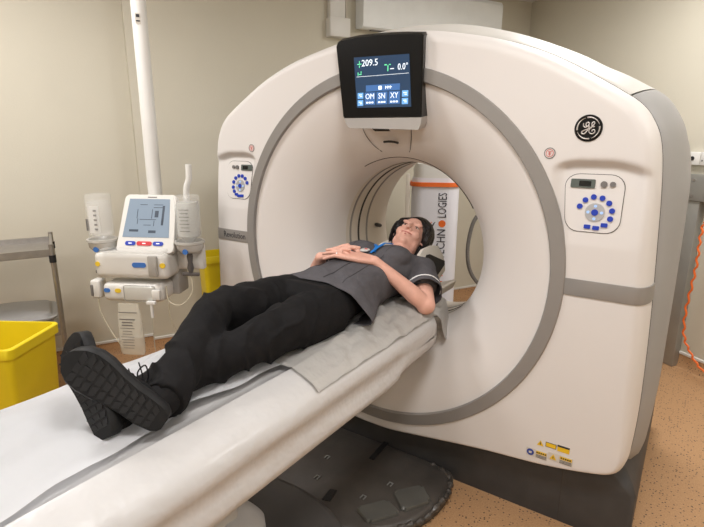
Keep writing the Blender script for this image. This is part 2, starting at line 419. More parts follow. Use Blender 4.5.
# control panels
PANELD = mat('panel_display', (.09, .11, .10), .3, coat=.4)
DISP = mat('panel_lcd', (.01, .012, .012), .2)
KNOB = mat('grey_button', (.16, .15, .145), .5)
RINGG = mat('grey_disc', (.45, .45, .46), .4, metal=.3)
for sgn in (1, -1):
    cx = sgn*.861
    tl = math.degrees(math.atan(.030/.28))
    yy = lambda z: .030*(z-1.165)/.28-.0035
    base = Matrix.Translation((cx, yy(1.318), 1.318)) @ Matrix.Rotation(math.radians(-tl), 4, 'X')
    out = rrect(0, -.006, .180, .195, .045, 6)
    out = [(x*(1+.10*(z/.09)*(1 if x*sgn < 0 else .0)), z) for x, z in out]
    bm = NB(); extr(bm, out, 0, .012, base); p = obj('control_panel', bm, GW, G)
    bm = NB(); o2 = [(x*1.022, z*1.022) for x, z in out]; extr(bm, o2, .002, .012, base); obj('panel_outline', bm, SEAM, p)
    def disk(name, x, z, r, m, y0=-.003, y1=.002, poly=None):
        b = NB(); extr(b, poly or circ(x, z, r), y0, y1, base); return obj(name, b, m, p)
    disk('display', 0, 0, 0, PANELD, -.004, .002, rrect(-.047*sgn+.008, .060, .078, .030, .004))
    disk('lcd', 0, 0, 0, DISP, -.005, .002, rrect(-.040*sgn+.008, .060, .038, .018, .002))
    disk('knob', sgn*.020+.007, .060, .0105, KNOB, -.007); disk('knob', sgn*.047+.007, .061, .0088, KNOB, -.007)
    c0 = (.010 if sgn > 0 else .012, -.036)
    disk('navigation_disc', c0[0], c0[1], .0315, RINGG, -.003)
    disk('button', c0[0], c0[1], .011, BLUE, -.006)
    for a in (0, 90, 180, 270):
        disk('arrow_button', c0[0]+.0215*math.cos(math.radians(a)), c0[1]+.0215*math.sin(math.radians(a)), .005, LBLUE, -.0045)
    angs = [160, 130, 100, 70, 40, 10, -20] if sgn > 0 else [20, 48, 76, 104, 132, 160, 190, 215]
    for a in angs: disk('button', c0[0]+.053*math.cos(math.radians(a)), c0[1]+.053*math.sin(math.radians(a)), .0092, BLUE, -.005)
    for a in ([-50, -80, -110] if sgn > 0 else [240, 262, 286]):
        aa = math.radians(a); q = (c0[0]+.053*math.cos(aa), c0[1]+.053*math.sin(aa)); 
        disk('button', 0, 0, 0, BLUE, -.005, .002, rrect(q[0], q[1], .021, .014, .003))
# emergency / laser symbols on the face
for x, z in ((.707, 1.478), (-.745, 1.478)):
    bm = NB(); prof_rings(bm, [(.019, 0), (.019, .002), (.0165, .0024), (.0165, 0)], (x, .0, z), (0, -1, 0), cap=False); o = obj('round_symbol', bm, KNOB, G)
    bm = NB(); extr(bm, circ(x, z, .0165, 24), -.0012, .0); obj('symbol_plate', bm, GW, o)
    bm = NB(); prof_rings(bm, [(.013, .001), (.013, .0022), (.0112, .0022), (.0112, .001)], (x, .0, z), (0, -1, 0), cap=False)
    for k in (-1, 0, 1): box(bm, (x, -.0018, z+.005*k), (.014-.003*abs(k-1), .001, .0018))
    box(bm, (x, -.0018, z-.002), (.0018, .001, .014))
    obj('symbol_mark', bm, RED, o)
# round badge with script letters
bx, bz = .823, 1.561
bm = NB(); prof_rings(bm, [(.0435, 0), (.0435, .003), (.041, .0045), (0.0405, .003), (.0, .003)], (bx, 0, bz), (0, -1, 0), n=48, cap=False); B = obj('badge', bm, BLACK, G)
SIL = mat('badge_silver', (.55, .52, .50), .35, metal=.5)
bm = NB()
def arc(r, a0, a1, w0, w1, k=16):
    tube(bm, [(bx+r*math.cos(math.radians(a0+(a1-a0)*i/k)), -.0042, bz+r*math.sin(math.radians(a0+(a1-a0)*i/k))) for i in range(k+1)], [w0+(w1-w0)*i/k for i in range(k+1)], n=6)
for q in range(4): arc(.0345, 100-q*90, 20-q*90, .0028, .0007)
def strokes(pl, w=.0019):
    tube(bm, smoothpath([(bx+x*.0009, -.0046, bz+y*.0009) for x, y in pl], 5), w, n=6)
strokes([(-18, 18), (-17, 8), (-10, 3), (-2, 8), (2, 16), (-2, 21), (-8, 17), (-9, 10), (-3, 6), (4, 8)])
strokes([(4, 8), (0, -2), (-5, -12), (-12, -20), (-20, -19), (-21, -13), (-14, -8), (-2, -3), (8, 2), (16, 10), (20, 18), (16, 22), (11, 17), (12, 8), (17, 4), (21, 7)])
strokes([(12, 2), (5, -3), (3, -11), (7, -18), (16, -20), (23, -14), (21, -6), (14, -7), (14, -12)])
obj('badge_script', bm, SIL, B)
# slots in the funnel below the console
bm = NB(); extr(bm, [(-.035, .006), (.045, .006), (.058, -.008), (-.015, -.008)], -.004, .004, Matrix.Translation((-.028, .055, 1.565))); obj('slot', bm, SEAM, G)
bm = NB(); tube(bm, [(-.025, .098, 1.512), (.0, .095, 1.514), (.03, .096, 1.512), (.048, .098, 1.508)], .005, n=8); obj('slot', bm, SEAM, G)
for sx in (-1, 1):
    bm = NB(); pts = [(sx*.125, .002+.004, 1.60), (sx*.115, .05, 1.54), (sx*.09, .10, 1.49), (sx*.07, .14, 1.468)]; 
    pts2 = []
    for p in smoothpath(pts, 4):
        r = math.hypot(p.x, p.z-ZC)
        # rest on the funnel
        best = min(fprof, key=lambda q: abs(q.x-r)); pts2.append((p.x, best.y-.0005, p.z))
    tube(bm, pts2, .0016, n=5); obj('panel_seam', bm, KNOB, G)
# display console
CON = Matrix.Translation((.0, 0, 0))
def quad_solid(bm, pf, pb):
    rings(bm, [[V(p) for p in pf], [V(p) for p in pb]])
fy = -.030
front = [(-.190, 1.902), (-.182, 1.918), (-.165, 1.925), (-.08, 1.930), (.025, 1.928), (.12, 1.922), (.205, 1.912), (.218, 1.900), (.221, 1.607), (-.149, 1.611), (-.154, 1.618)]
bm = NB()
def cring(y, dz, s=1.): return [V((.03+(x-.03)*s, y, (z+dz*sm((z-1.8)/.1)-1.76)*s+1.76)) for x, z in front]
rings(bm, [cring(fy-.006, 0, .975), cring(fy, 0), cring(fy+.010, .010, .985), cring(.03, .026, .95), cring(.075, .034, .93), cring(.085, -.03, .92)]); con = obj('display_console', bm, BLACK, G, angle=30)
bm = NB(); lo = [(-.149, 1.611), (.221, 1.607), (.218, 1.578), (.208, 1.560), (-.122, 1.570), (-.138, 1.585)]
rings(bm, [[V((x, y, z+dz)) for x, z in [(.03+(p_[0]-.03)*s_, p_[1]) for p_ in lo]] for y, dz, s_ in ((fy-.002, 0, 1), (fy+.004, 0, 1), (.05, .012, .93))])
obj('console_lower_trim', bm, mat('console_grey', (.42, .40, .38), .4, metal=.1), con, angle=30)
SCR = mat('console_screen', (.015, .03, .06), .15, emit=(.035, .065, .12), estr=.7)
scr = [(-.095, 1.850), (.162, 1.843), (.177, 1.648), (-.078, 1.651)]
bm = NB(); rings(bm, [[V((x, fy-.0085, z)) for x, z in scr], [V((x, fy-.002, z)) for x, z in scr]]); sc_ = obj('screen', bm, SCR, con, smooth=False)
fs = fy-.0098
CY = mat('screen_white_text', (.7, .75, .8), .5, emit=(.75, .85, .95), estr=.75)
GR = mat('screen_green_text', (.1, .6, .3), .5, emit=(.15, .7, .35), estr=.7)
SB = mat('screen_button_blue', (.03, .08, .2), .4, emit=(.05, .15, .38), estr=.8)
SB2 = mat('screen_button_light', (.1, .25, .5), .4, emit=(.15, .4, .75), estr=.8)
text('reading', '209.5', .036, face_M(-.016, 1.823, fs), CY, sc_)
text('reading', '0.0°', .034, face_M(.137, 1.798, fs), CY, sc_, sx=.86)
def sbox(bm, c, s, **k): box(bm, (.042+(c[0]-.036)*1.06, c[1], 1.749+(c[2]-1.74)*1.1), (s[0]*1.06, s[1], s[2]*1.1), **k)
bm = NB()
sbox(bm, (-.066, fs, 1.806), (.020, .001, .003)); sbox(bm, (-.066, fs, 1.812), (.003, .001, .010)); sbox(bm, (-.066, fs, 1.798), (.003, .001, .008))
sbox(bm, (.062, fs, 1.784), (.004, .001, .020)); sbox(bm, (.052, fs, 1.796), (.010, .001, .004)); sbox(bm, (.070, fs, 1.796), (.008, .001, .003)); sbox(bm, (-.072, fs, 1.772), (.003, .001, .012)); sbox(bm, (-.062, fs, 1.770), (.012, .001, .003)); sbox(bm, (-.058, fs, 1.777), (.003, .001, .008))
obj('screen_symbol', bm, GR, sc_, smooth=False)
bm = NB(); sbox(bm, (.036, fs, 1.762), (.23, .0006, .0012)); sbox(bm, (.080, fs, 1.781), (.016, .001, .003)); sbox(bm, (.030, fs-.001, 1.7185), (.014, .001, .013), bev=.002); 
for dx in (.058, .068, .078): sbox(bm, (dx-.004, fs-.001, 1.7185), (.003, .001, .011)); sbox(bm, (dx, fs-.001, 1.7195), (.006, .001, .003))
obj('screen_mark', bm, CY, sc_, smooth=False)
bm = NB(); sbox(bm, (.040, fs, 1.7185), (.150, .0008, .022)); 
for x in (-.016, .038, .092): sbox(bm, (x, fs, 1.682), (.048, .0008, .044))
obj('screen_button', bm, SB, sc_, smooth=False)
bm = NB()
for x in (-.060, .138):
    for z in (1.694, 1.668): sbox(bm, (x, fs, z), (.026, .0008, .021))
obj('screen_button', bm, SB2, sc_, smooth=False)
for x, s in ((-.016, 'OM'), (.038, 'SN'), (.092, 'XY')):
    text('button_text', s, .031, face_M(.042+(x-.036)*1.06, 1.749+(1.689-1.74)*1.1, fs-.001), CY, sc_, sx=.9)
bm = NB()
for x in (-.016, .038, .092):
    for k in range(3): sbox(bm, (x-.012+.012*k, fs-.001, 1.668), (.009, .0008, .006))
for x in (-.060, .138):
    for z in (1.694, 1.668):
        sbox(bm, (x, fs-.001, z+.003), (.014, .0008, .003)); sbox(bm, (x+.003, fs-.001, z-.003), (.010, .0008, .003))
obj('button_caption', bm, CY, sc_, smooth=False)
# warning labels low on the face
LY = mat('label_yellow', (.75, .48, .02), .5); LWH = mat('label_white', (.6, .56, .5), .5)
Lp = lambda u, v: None
import types
def onY(u, v, y=0.):
    r = fw+(u-352)/502.5*r2+(263.5-v)/502.5*u2; return CAM+r*((y-CAM.y)/r.y)
def lab(name, c, w, h, m, parent, y=-.001): 
    b = NB(); box(b, (c[0], y, c[1]), (w, .0012, h)); return obj(name, b, m, parent, smooth=False)
pp = {k: onY(*k) for k in ((540.5, 443), (551, 445.5), (563.5, 449.5), (533.5, 452.5), (558, 458.5))}
def tri(bm, x, z, s, y0): extr(bm, [(x-s, z-s*.8), (x+s, z-s*.8), (x, z+s*.95)], y0, y0+.001)
k = pp[(540.5, 443)]; bm = NB(); tri(bm, k.x, k.z, .0125, -.002); o = obj('warning_triangle', bm, LY, G, smooth=False); bm = NB(); box(bm, (k.x, -.0026, k.z-.001), (.003, .001, .010)); obj('warning_mark', bm, INK, o, smooth=False)
k = pp[(551, 445.5)]; o = lab('warning_label', (k.x, k.z), .040, .020, INK, G); lab('label_face', (k.x, k.z), .036, .016, LY, o, -.0018)
k = pp[(563.5, 449.5)]; o = lab('warning_label', (k.x, k.z), .044, .026, LY, G); lab('label_header', (k.x, k.z+.010), .044, .007, INK, o, -.0018)
k = pp[(533.5, 452.5)]; o = lab('warning_label', (k.x+.012, k.z), .080, .034, LWH, G)
bm = NB(); prof_rings(bm, [(.0, .0026), (.014, .0026), (.014, .001)], (k.x-.012, 0, k.z), (0, -1, 0), n=20, cap=False); o1 = obj('blue_symbol', bm, mat('label_blue', (.03, .06, .3), .5), o); o1['label'] = 'round blue notice symbol'
bm = NB(); box(bm, (k.x-.012, -.0032, k.z), (.011, .001, .009), bev=.0003); obj('symbol_hand', bm, LWH, o, smooth=False)
lab('label_header', (k.x+.030, k.z+.008), .040, .012, LY, o, -.0022)
bm = NB()
for i in range(3): box(bm, (k.x+.030, -.0022, k.z-.003-.005*i), (.040, .001, .0016))
for i in range(5): box(bm, (k.x+.014+i*.008, -.0030, k.z+.008), (.005, .001, .006))
obj('label_print', bm, INK, o, smooth=False)
k = pp[(558, 458.5)]; o = lab('warning_label', (k.x+.008, k.z), .090, .034, LWH, G); bm = NB(); tri(bm, k.x-.018, k.z, .013, -.0025); obj('warning_triangle', bm, LY, o, smooth=False)
lab('label_header', (k.x+.028, k.z+.008), .044, .012, LY, o, -.0022)
bm = NB()
for i in range(3): box(bm, (k.x+.028, -.0022, k.z-.003-.005*i), (.044, .001, .0016))
for i in range(5): box(bm, (k.x+.012+i*.008, -.0030, k.z+.008), (.005, .001, .006))
box(bm, (k.x-.018, -.003, k.z-.001), (.003, .001, .009))
obj('label_print', bm, INK, o, smooth=False)

# ------------------------------------------------------------------ patient table
T = thing('patient_table', 'long cream patient table leading into the scanner bore', 'scanner table', (0, -1.2, 0))
def tprof(zb, ins, zt=.83, hw=1.):
    r = [(.0, zt-.022), (.12, zt-.018), (.175, zt-.008), (.186, zt+.002), (.196, zt+.001), (.24, zt-.014), (.275, zt-.030), (.298, zt-.050), (.309, zt-.072),
         (.311, zt-.088), (.311-ins*.5, zt-.108), (.311-ins, zt-.125), (.311-ins*.7, zb+.060), (.311, zb+.040), (.308, zb+.015), (.298, zb+.003), (.285, zb), (.10, zb), (0, zb)]
    r = [(x*hw, z) for x, z in r]
    return r+[(-x, z) for x, z in reversed(r[1:-1])]
bm = NB(); secs = []
for y, zb, ins, hw in [(-2.6, .60, .013, .97), (-2.58, .60, .013, 1)]+[(-2.4+.1*i, .61, .013, 1) for i in range(21)]+[(-.35, .612, .013, 1), (-.32, .618, .013, 1), (-.30, .634, .010, 1), (-.26, .640, .005, 1), (-.2, .645, 0, 1), (-.1, .648, 0, 1), (-.02, .652, 0, 1), (.012, .658, 0, .985), (.028, .68, 0, .95)]:
    secs.append([V((x, y, z)) for x, z in tprof(zb, ins, hw=hw)])
rings(bm, secs); obj('table_top', bm, PLAST, T, angle=35)
# narrower cradle running on into the bore
bm = NB(); cp = [(-.205, .83), (-.195, .835), (-.12, .806), (0, .797), (.12, .806), (.195, .835), (.205, .83), (.19, .79), (.12, .75), (0, .735), (-.12, .75), (-.19, .79)]
rings(bm, [[V((x, y, z)) for x, z in cp] for y in (.0, .2, .4, .45)]+[[V((x*.9, .465, .79+(z-.79)*.8)) for x, z in cp]]); obj('cradle', bm, CREAM, T)
# crumpled plastic sheet laid over the table end under the patient
bm = NB(); gx, gy = 60, 110; grid = []
for j in range(gy+1):
    row = []
    for i in range(gx+1):
        s = i/gx; t_ = j/gy; y = -.80+1.03*t_; amp = sm((y+.85)/.35)
        x = -.05+(.350+.055*sm((y+.0)/.08))*s
        edge = .305-max(0, y-.02)*.30
        c_ = noise.noise(V((x*13+y*6, y*8, 3)))
        wr = amp*(.011*abs(c_)+.007*abs(math.sin(22*x+17*y+3*noise.noise(V((x*6, y*6, 9)))))**1.5+.004*noise.noise(V((x*40, y*30, 5))))
        if x < .19: z = .836+.004*amp
        elif x < edge:
            PR = [(.186, .834), (.196, .832), (.24, .818), (.275, .803), (.298, .784), (.309, .766)]
            for (xa, za), (xb, zb_) in zip(PR, PR[1:]):
                if xa <= x <= xb: z = za+(zb_-za)*(x-xa)/(xb-xa)+.006
        else:
            o_ = x-edge; hang = 1.4; z = .774-o_*hang; x = edge+.010+o_*.25
        z -= max(0, y-.03)*.22*sm((x-.12)/.1)
        row.append(bm.verts.new((x, y+.03*math.sin(3*s)*t_, z+wr+.003)))
    grid.append(row)
for j in range(gy):
    for i in range(gx): bm.faces.new((grid[j][i], grid[j][i+1], grid[j+1][i+1], grid[j+1][i]))
bmesh.ops.solidify(bm, geom=bm.faces[:], thickness=.001)
obj('plastic_cover', bm, mat('plastic_cover_sheet', (.72, .70, .67), .36, coat=.25, var=.02, bump=.6, bscale=12), T, angle=180)
# pedestal and floor plinth
bm = NB(); box(bm, (-.06, -1.45, .36), (.24, 1.1, .50), bev=.05, seg=4); obj('pedestal', bm, mat('pedestal_white', (.55, .53, .5), .35, coat=.4), T)
bm = NB(); sk = [(-.30, -.66), (-.14, -.60), (.02, -.585), (.13, -.595), (.24, -.625), (.32, -.68), (.355, -.76), (.365, -.90), (.37, -1.3), (.37, -2.3), (-.38, -2.3), (-.38, -.9), (-.36, -.72)]
sk = [(p.x, p.y) for p in smoothpath([V((x, y, 0)) for x, y in sk], 4)]
rings(bm, [[V((x*s, -1.4+(y+1.4)*s2_, z)) for x, y in sk] for s, s2_, z in ((1.04, 1.05, .0), (1.03, 1.035, .06), (1, 1, .19), (.97, .985, .215), (.9, .95, .23), (.6, .8, .235))]); obj('pedestal_skirt', bm, mat('pedestal_charcoal', (.05, .047, .045), .45, var=.1), T)
bm = NB(); rings(bm, [[V((-.03+w*math.cos(math.radians(a)), y, .23+h*max(0, math.sin(math.radians(a)))**.7)) for a in range(0, 181, 12)] for y, w, h in ((-2.2, .2, .12), (-1.2, .2, .12), (-.96, .19, .11), (-.86, .15, .08), (-.80, .08, .03))]); obj('pedestal_cover', bm, mat('milky_cover', (.50, .49, .48), .3, coat=.4), T)
# foot plate between table and gantry, in clear plastic
FP = thing('foot_pedal_plate', 'low dark foot pedal plate under clear plastic between table and gantry', 'foot pedal', (.1, -.2, 0))
pl = [(-.45, .05), (.33, .05), (.405, .0), (.435, -.08), (.44, -.17), (.42, -.27), (.385, -.36), (.32, -.44), (.2, -.52), (-.1, -.6), (-.45, -.6)]
pls = [(p.x, p.y) for p in smoothpath([V((x, y, 0)) for x, y in pl], 4)]
bm = NB(); cxp = V((0, -.2))
def inset(d): return [V(((x-0)*(1-d), -.2+(y+.2)*(1-d))) for x, y in pls]
rings(bm, [[V((p.x, p.y, z)) for p in inset(d)] for d, z in ((0, .001), (0, .035), (.02, .05), (.05, .055))]); 
PLT = mat('plate_under_plastic', (.060, .053, .047), .42, coat=.2, var=.25, vscale=6, bump=.35, bscale=7)
obj('plate', bm, PLT, FP)
def onZ(u, v, z):
    r = fw+(u-352)/502.5*r2+(263.5-v)/502.5*u2; return CAM+r*((z-CAM.z)/r.z)
PAD = mat('pedal_pad', (.075, .075, .068), .4, coat=.4, var=.2)
for cor in (((392, 492), (423, 485), (432, 502), (402, 512)), ((355, 508), (388, 500), (401, 514), (368, 524))):
    ps = [onZ(u, v, .06) for u, v in cor]; c = sum(ps, V((0, 0, 0)))/4
    bm = NB(); rings(bm, [[V((c.x+(p.x-c.x)*s, c.y+(p.y-c.y)*s, z)) for p in ps] for s, z in ((1, .052), (1, .062), (.93, .068))])
    es = [e for e in bm.edges if abs(e.verts[0].co.z-e.verts[1].co.z) > .004]
    bmesh.ops.bevel(bm, geom=es, offset=.012, segments=3, affect='EDGES'); obj('pedal', bm, PAD, FP)
for cor in (((387, 438), (391, 440), (374, 460), (369, 458)), ((330, 489), (337, 490), (330, 501), (322, 499))):
    ps = [onZ(u, v, .058) for u, v in cor]; bm = NB(); rings(bm, [[V((p.x, p.y, z)) for p in ps] for z in (.055, .0585)]); obj('black_tape', bm, RUBBER, FP, smooth=False)
PMK = mat('scuffed_white_print', (.22, .22, .21), .5)
for u, v in ((327, 457), (317, 477), (390, 484), (363, 497)):
    c = onZ(u, v, .06); bm = NB()
    for k in (-1, 1): box(bm, (c.x+.008*k, c.y, .0585), (.004, .022, .004)); 
    box(bm, (c.x, c.y+.012, .0585), (.02, .003, .004)); obj('plate_marking', bm, PMK, FP, smooth=False)
bm = NB(); tube(bm, smoothpath([(.30, .04, .045), (.40, .005, .048), (.437, -.08, .035), (.442, -.17, .05), (.42, -.275, .03), (.385, -.37, .045), (.31, -.45, .03), (.2, -.53, .035)], 8), [.012+.005*math.sin(i*1.7) for i in range(57)], n=8); obj('plastic_edge', bm, PLT, FP)

# white paper sheet
bm = NB(); ny = 150; nx = 46; grid = []
edge_pts = [(-2.6, .20), (-1.62, .181), (-1.46, .163), (-1.386, .152), (-1.23, .145), (-1.17, .132), (-1.13, .118), (-1.10, .128), (-.96, .142), (-.70, .15), (-.59, .168), (-.45, .18), (0, .19)]
def edge(y):
    for (a, xa), (b, xb) in zip(edge_pts, edge_pts[1:]):
        if y <= b: return xa+(xb-xa)*sm((y-a)/(b-a))
    return .19
for j in range(ny+1):
    y = -2.5+(2.42)*j/ny; row = []
    for i in range(nx+1):
        s = i/nx; xe = edge(y)+.004*math.sin(y*31); x = -.355+(xe+.355)*s
        if x < -.29: z = .815-.25*(-.29-x)-3.5*(-.29-x)**2
        else: z = .835-.02*sm((-.21-x)/.09)
        d = math.hypot(x-.05, y+1.3)
        z += .0045*math.sin(x*38+y*9+3*noise.noise(V((x*3, y*3, 0))))*sm(1.2-d*1.6) + .003*noise.noise(V((x*9, y*5, 1)))
        z += .010*sm((s-.9)/.1)*sm((y+1.2)/.05)*sm((-1.06-y)/.05)
        row.append(bm.verts.new((x, y, z+.004)))
    grid.append(row)
for j in range(ny):
    for i in range(nx): bm.faces.new((grid[j][i], grid[j][i+1], grid[j+1][i+1], grid[j+1][i]))
bmesh.ops.solidify(bm, geom=bm.faces[:], thickness=.001)
tag(obj('paper_sheet', bm, SHEET, angle=60), 'white paper sheet spread over the patient table under the legs', 'sheet')

# head holder
HH = thing('head_holder', 'cream head holder with black strap under the person\'s head', 'head rest', (.02, .45, .80))
bm = NB(); secs = []
for y, zt, zs in ((.155, .90, .94), (.18, .94, .995), (.23, .955, 1.022), (.32, .965, 1.025), (.39, .975, 1.010), (.445, .96, .96), (.462, .93, .91)):
    w = .120
    top = [(-w, zs), (-w*.86, zs-.004), (-w*.6, zt-.02), (0, zt-.035), (w*.6, zt-.02), (w*.86, zs-.004), (w, zs)]
    bot = [(w+.012, zs-.03), (w+.012, .87), (w*.85, .82), (0, .812), (-w*.85, .82), (-w-.012, .87), (-w-.012, zs-.03)]
    secs.append([V((.005+x, y, z)) for x, z in top+bot])
rings(bm, secs); obj('holder_shell', bm, mat('holder_cream', (.66, .63, .57), .4, coat=.2), HH)
bm = NB(); pq = [(.215, .975), (.235, .995), (.27, .992), (.445, .925), (.448, .905), (.37, .868), (.27, .905)]
rings(bm, [[V((x, y, z)) for y, z in pq] for x in (.132, .1395)]); obj('dark_cavity', bm, RUBBER, HH)  # black inset proud of the shell; its colour paints the cavity's shade
# ------------------------------------------------------------------ person
# head frame
E0 = V((0.0, .327, 1.112)); hu = V((-.02, .87, .49)).normalized(); hl = V((.955, .02, -.30)); hl = (hl-hu*hl.dot(hu)).normalized(); hf = hl.cross(hu) 
if hf.z < 0: hf = -hf
HC = V((-.012, .352, 1.047))
MH = Matrix.Identity(4)
for i in range(3): MH[i][0], MH[i][1], MH[i][2], MH[i][3] = hl[i], hu[i], hf[i], HC[i]
def h(*p): return MH @ V(p)
body = NB()
ell(body, (0, .035, -.018), (.076, .085, .092), MH)
ell(body, (0, -.02, .012), (.066, .085, .070), MH)
ell(body, (0, -.06, .022), (.052, .052, .055), MH)
ell(body, (0, -.095, .050), (.024, .020, .024), MH)          # chin
for s in (-1, 1):
    ell(body, (s*.036, -.035, .052), (.026, .028, .026), MH)  # cheek
    ell(body, (s*.046, -.068, .012), (.018, .030, .032), MH)  # jaw
    ell(body, (s*.027, .022, .072), (.026, .010, .012), MH)   # brow
    ell(body, (s*.030, -.001, .060), (.018, .011, .0145), MH)  # eyelid
    tube(body, [h(s*.077, .018, -.008), h(s*.083, .008, -.014), h(s*.082, -.012, -.008), h(s*.076, -.028, .0)], [.010, .012, .010, .006], n=8, round_ends=True)
    ell(body, (s*.012, -.036, .083), (.008, .007, .009), MH)
tube(body, [h(0, .018, .074), h(0, -.005, .086), h(0, -.026, .098), h(0, -.034, .100)], [.008, .0085, .011, .0105], n=10, round_ends=True)
tube(body, [h(-.028, -.058, .070), h(-.014, -.062, .081), h(0, -.0635, .084), h(.014, -.062, .081), h(.028, -.058, .070)], [.003, .006, .007, .006, .003], n=8, round_ends=True)
tube(body, [h(-.020, -.070, .072), h(0, -.0735, .079), h(.020, -.070, .072)], [.004, .0065, .004], n=8, round_ends=True)
# neck and torso (torso under the clothes)
tube(body, [h(0, -.02, -.04), h(0, -.075, -.022), V((0, .17, .965)), V((0, .12, .95))], [.055, .054, .058, .075], n=20)
def torso(b, grow=0., secs=None, flare=0.):
    S = secs or [(.17, .085, .05, .952), (.13, .15, .07, .948), (.08, .182, .088, .945), (.0, .175, .100, .945), (-.12, .140, .092, .936), (-.24, .138, .090, .934), (-.36, .150, .078, .922), (-.47, .160, .076, .920), (-.55, .14, .070, .918)]
    rr = []
    for y, rx, rz, zc in S:
        s = []
        for k in range(32):
            a = 2*PI*k/32; c, q = math.cos(a), math.sin(a)
            fl = flare*sm((-.12-y)/.3)*max(0, c)*max(0, -q+.25)
            s.append(V(((rx+grow)*math.copysign(abs(c)**.8, c)+fl, y, zc+(rz+grow)*math.copysign(abs(q)**.85, q))))
        rr.append(s)
    rings(b, rr)
torso(body)
for s in (-1, 1): ell(body, (s*.075, .0, 1.015), (.07, .075, .045))
SHL, SHR = V((.165, .115, .94)), V((-.165, .115, .94))
ELL, ELR = V((.280, -.050, .852)), V((-.262, -.10, .90))
WRL, WRR = V((.092, -.155, 1.036)), V((-.150, -.205, 1.030))
def armt(b, sh, el, wr, g=0.):
    tube(b, [sh, sh.lerp(el, .35), sh.lerp(el, .7), el], [.052+g, .047+g, .043+g, .040+g], n=16, round_ends=True)
    ell(b, el, (.041, .041, .040))
    tube(b, [el, el.lerp(wr, .25), el.lerp(wr, .6), el.lerp(wr, .88), wr], [.038, .042, .034, .026, .025], n=16, asp=.88, round_ends=True)
armt(body, SHL, ELL, WRL); armt(body, SHR, ELR, WRR)
# hands clasped on the belly
def hand(b, wr, kn, side, tips, palmn):
    wr = V(wr); kn = V(kn); d = (kn-wr).normalized(); pn = V(palmn); pn = (pn-d*pn.dot(d)).normalized(); lat = d.cross(pn)*side
    L = (kn-wr).length
    for k, o in enumerate((-.027, -.009, .009, .027)):
        tube(b, [wr+lat*o*.45, wr+d*L*.5+lat*o*.85, kn+lat*o], [.014, .0135, .0115], n=8, round_ends=True)
    for k, (o, tip) in enumerate(zip((.030, .0105, -.0095, -.028), tips)):
        base = kn+lat*o; tip = V(tip); mid = base.lerp(tip, .48)+pn*.010; m2 = base.lerp(tip, .78)+pn*.006
        tube(b, [base-d*.012, base, mid, m2, tip], [.0105, .0102, .0092, .0084, .0072], n=8, round_ends=True)
    return lat, d, pn
# left hand (near): back of the hand up, fingers running to the far side
KL = V((-.012, -.225, 1.062))
latL, dL, pL = hand(body, WRL, KL, 1, [(-.088, -.208, 1.074), (-.094, -.236, 1.074), (-.090, -.266, 1.064), (-.064, -.296, 1.052)], (.0, -.2, 1))
tube(body, [WRL+V((-.02, .01, .008)), V((.022, -.162, 1.056)), V((-.006, -.152, 1.072)), V((-.030, -.160, 1.082))], [.014, .0125, .0105, .009], n=8, round_ends=True)
KR = V((-.072, -.205, 1.060))
hand(body, WRR, KR, -1, [(.014, -.152, 1.082), (.018, -.186, 1.087), (.010, -.215, 1.084), (-.012, -.243, 1.078)], (0, -.2, 1))
tube(body, [WRR+V((.02, .012, .008)), V((-.102, -.165, 1.062)), V((-.075, -.145, 1.076)), V((-.05, -.140, 1.084))], [.014, .0125, .0105, .009], n=8, round_ends=True)
# legs
HIPL, HIPR = V((.092, -.50, .915)), V((-.092, -.50, .925))
KNL, KNR = V((.10, -.875, .925)), V((-.07, -.86, .985))
ANL, ANR = V((.030, -1.235, .876)), V((.105, -1.165, .903))
for hp, kn, an in ((HIPL, KNL, ANL), (HIPR, KNR, ANR)):
    tube(body, [hp, hp.lerp(kn, .5), kn, kn.lerp(an, .3), kn.lerp(an, .7), an], [.078, .066, .052, .052, .038, .034], n=16, round_ends=True)
    tube(body, [an, an+(an-kn).normalized()*.03], [.034, .03], n=12, round_ends=True)
bm = blend(body, .0042, 5, .5)
P = tag(obj('person', bm, SKIN, angle=180), 'person in grey tunic and black trousers lying on the table with hands clasped', 'person')

# face details
for s in (-1, 1):
    bm = NB(); ell(bm, (s*.030, -.002, .0665), (.0125, .0042, .0095), MH, n=16); o = obj('eye', bm, mat('eye_white', (.55, .50, .47), .25), P)
    bm = NB(); ell(bm, (s*.030, -.002, .0725), (.0050, .0042, .0045), MH, n=12); obj('iris', bm, mat('eye_brown', (.03, .015, .01), .2), o)
    bm = NB(); tube(bm, [h(s*.016, .001, .072), h(s*.024, .0045, .0765), h(s*.034, .0045, .0755), h(s*.044, -.001, .068)], [.0008, .0018, .0018, .0009], n=6); obj('eyelashes', bm, HAIR, P)
    bm = NB(); tube(bm, [h(s*.015, .0215, .0815), h(s*.026, .0245, .0815), h(s*.038, .0225, .0755), h(s*.047, .017, .066)], [.0010, .0020, .0018, .0008], n=6, asp=.8); obj('eyebrow', bm, HAIR, P)
LIP = mat('lips', (.50, .17, .14), .4)
bm = NB(); tube(bm, [h(-.031, -.0530, .0700), h(-.016, -.0605, .0835), h(0, -.0630, .0875), h(.016, -.0605, .0835), h(.031, -.0530, .0700)], [.001, .004, .0045, .004, .001], n=8)
tube(bm, [h(-.018, -.068, .0765), h(0, -.0715, .0835), h(.018, -.068, .0765)], [.001, .0042, .001], n=8); obj('lips', bm, LIP, P)
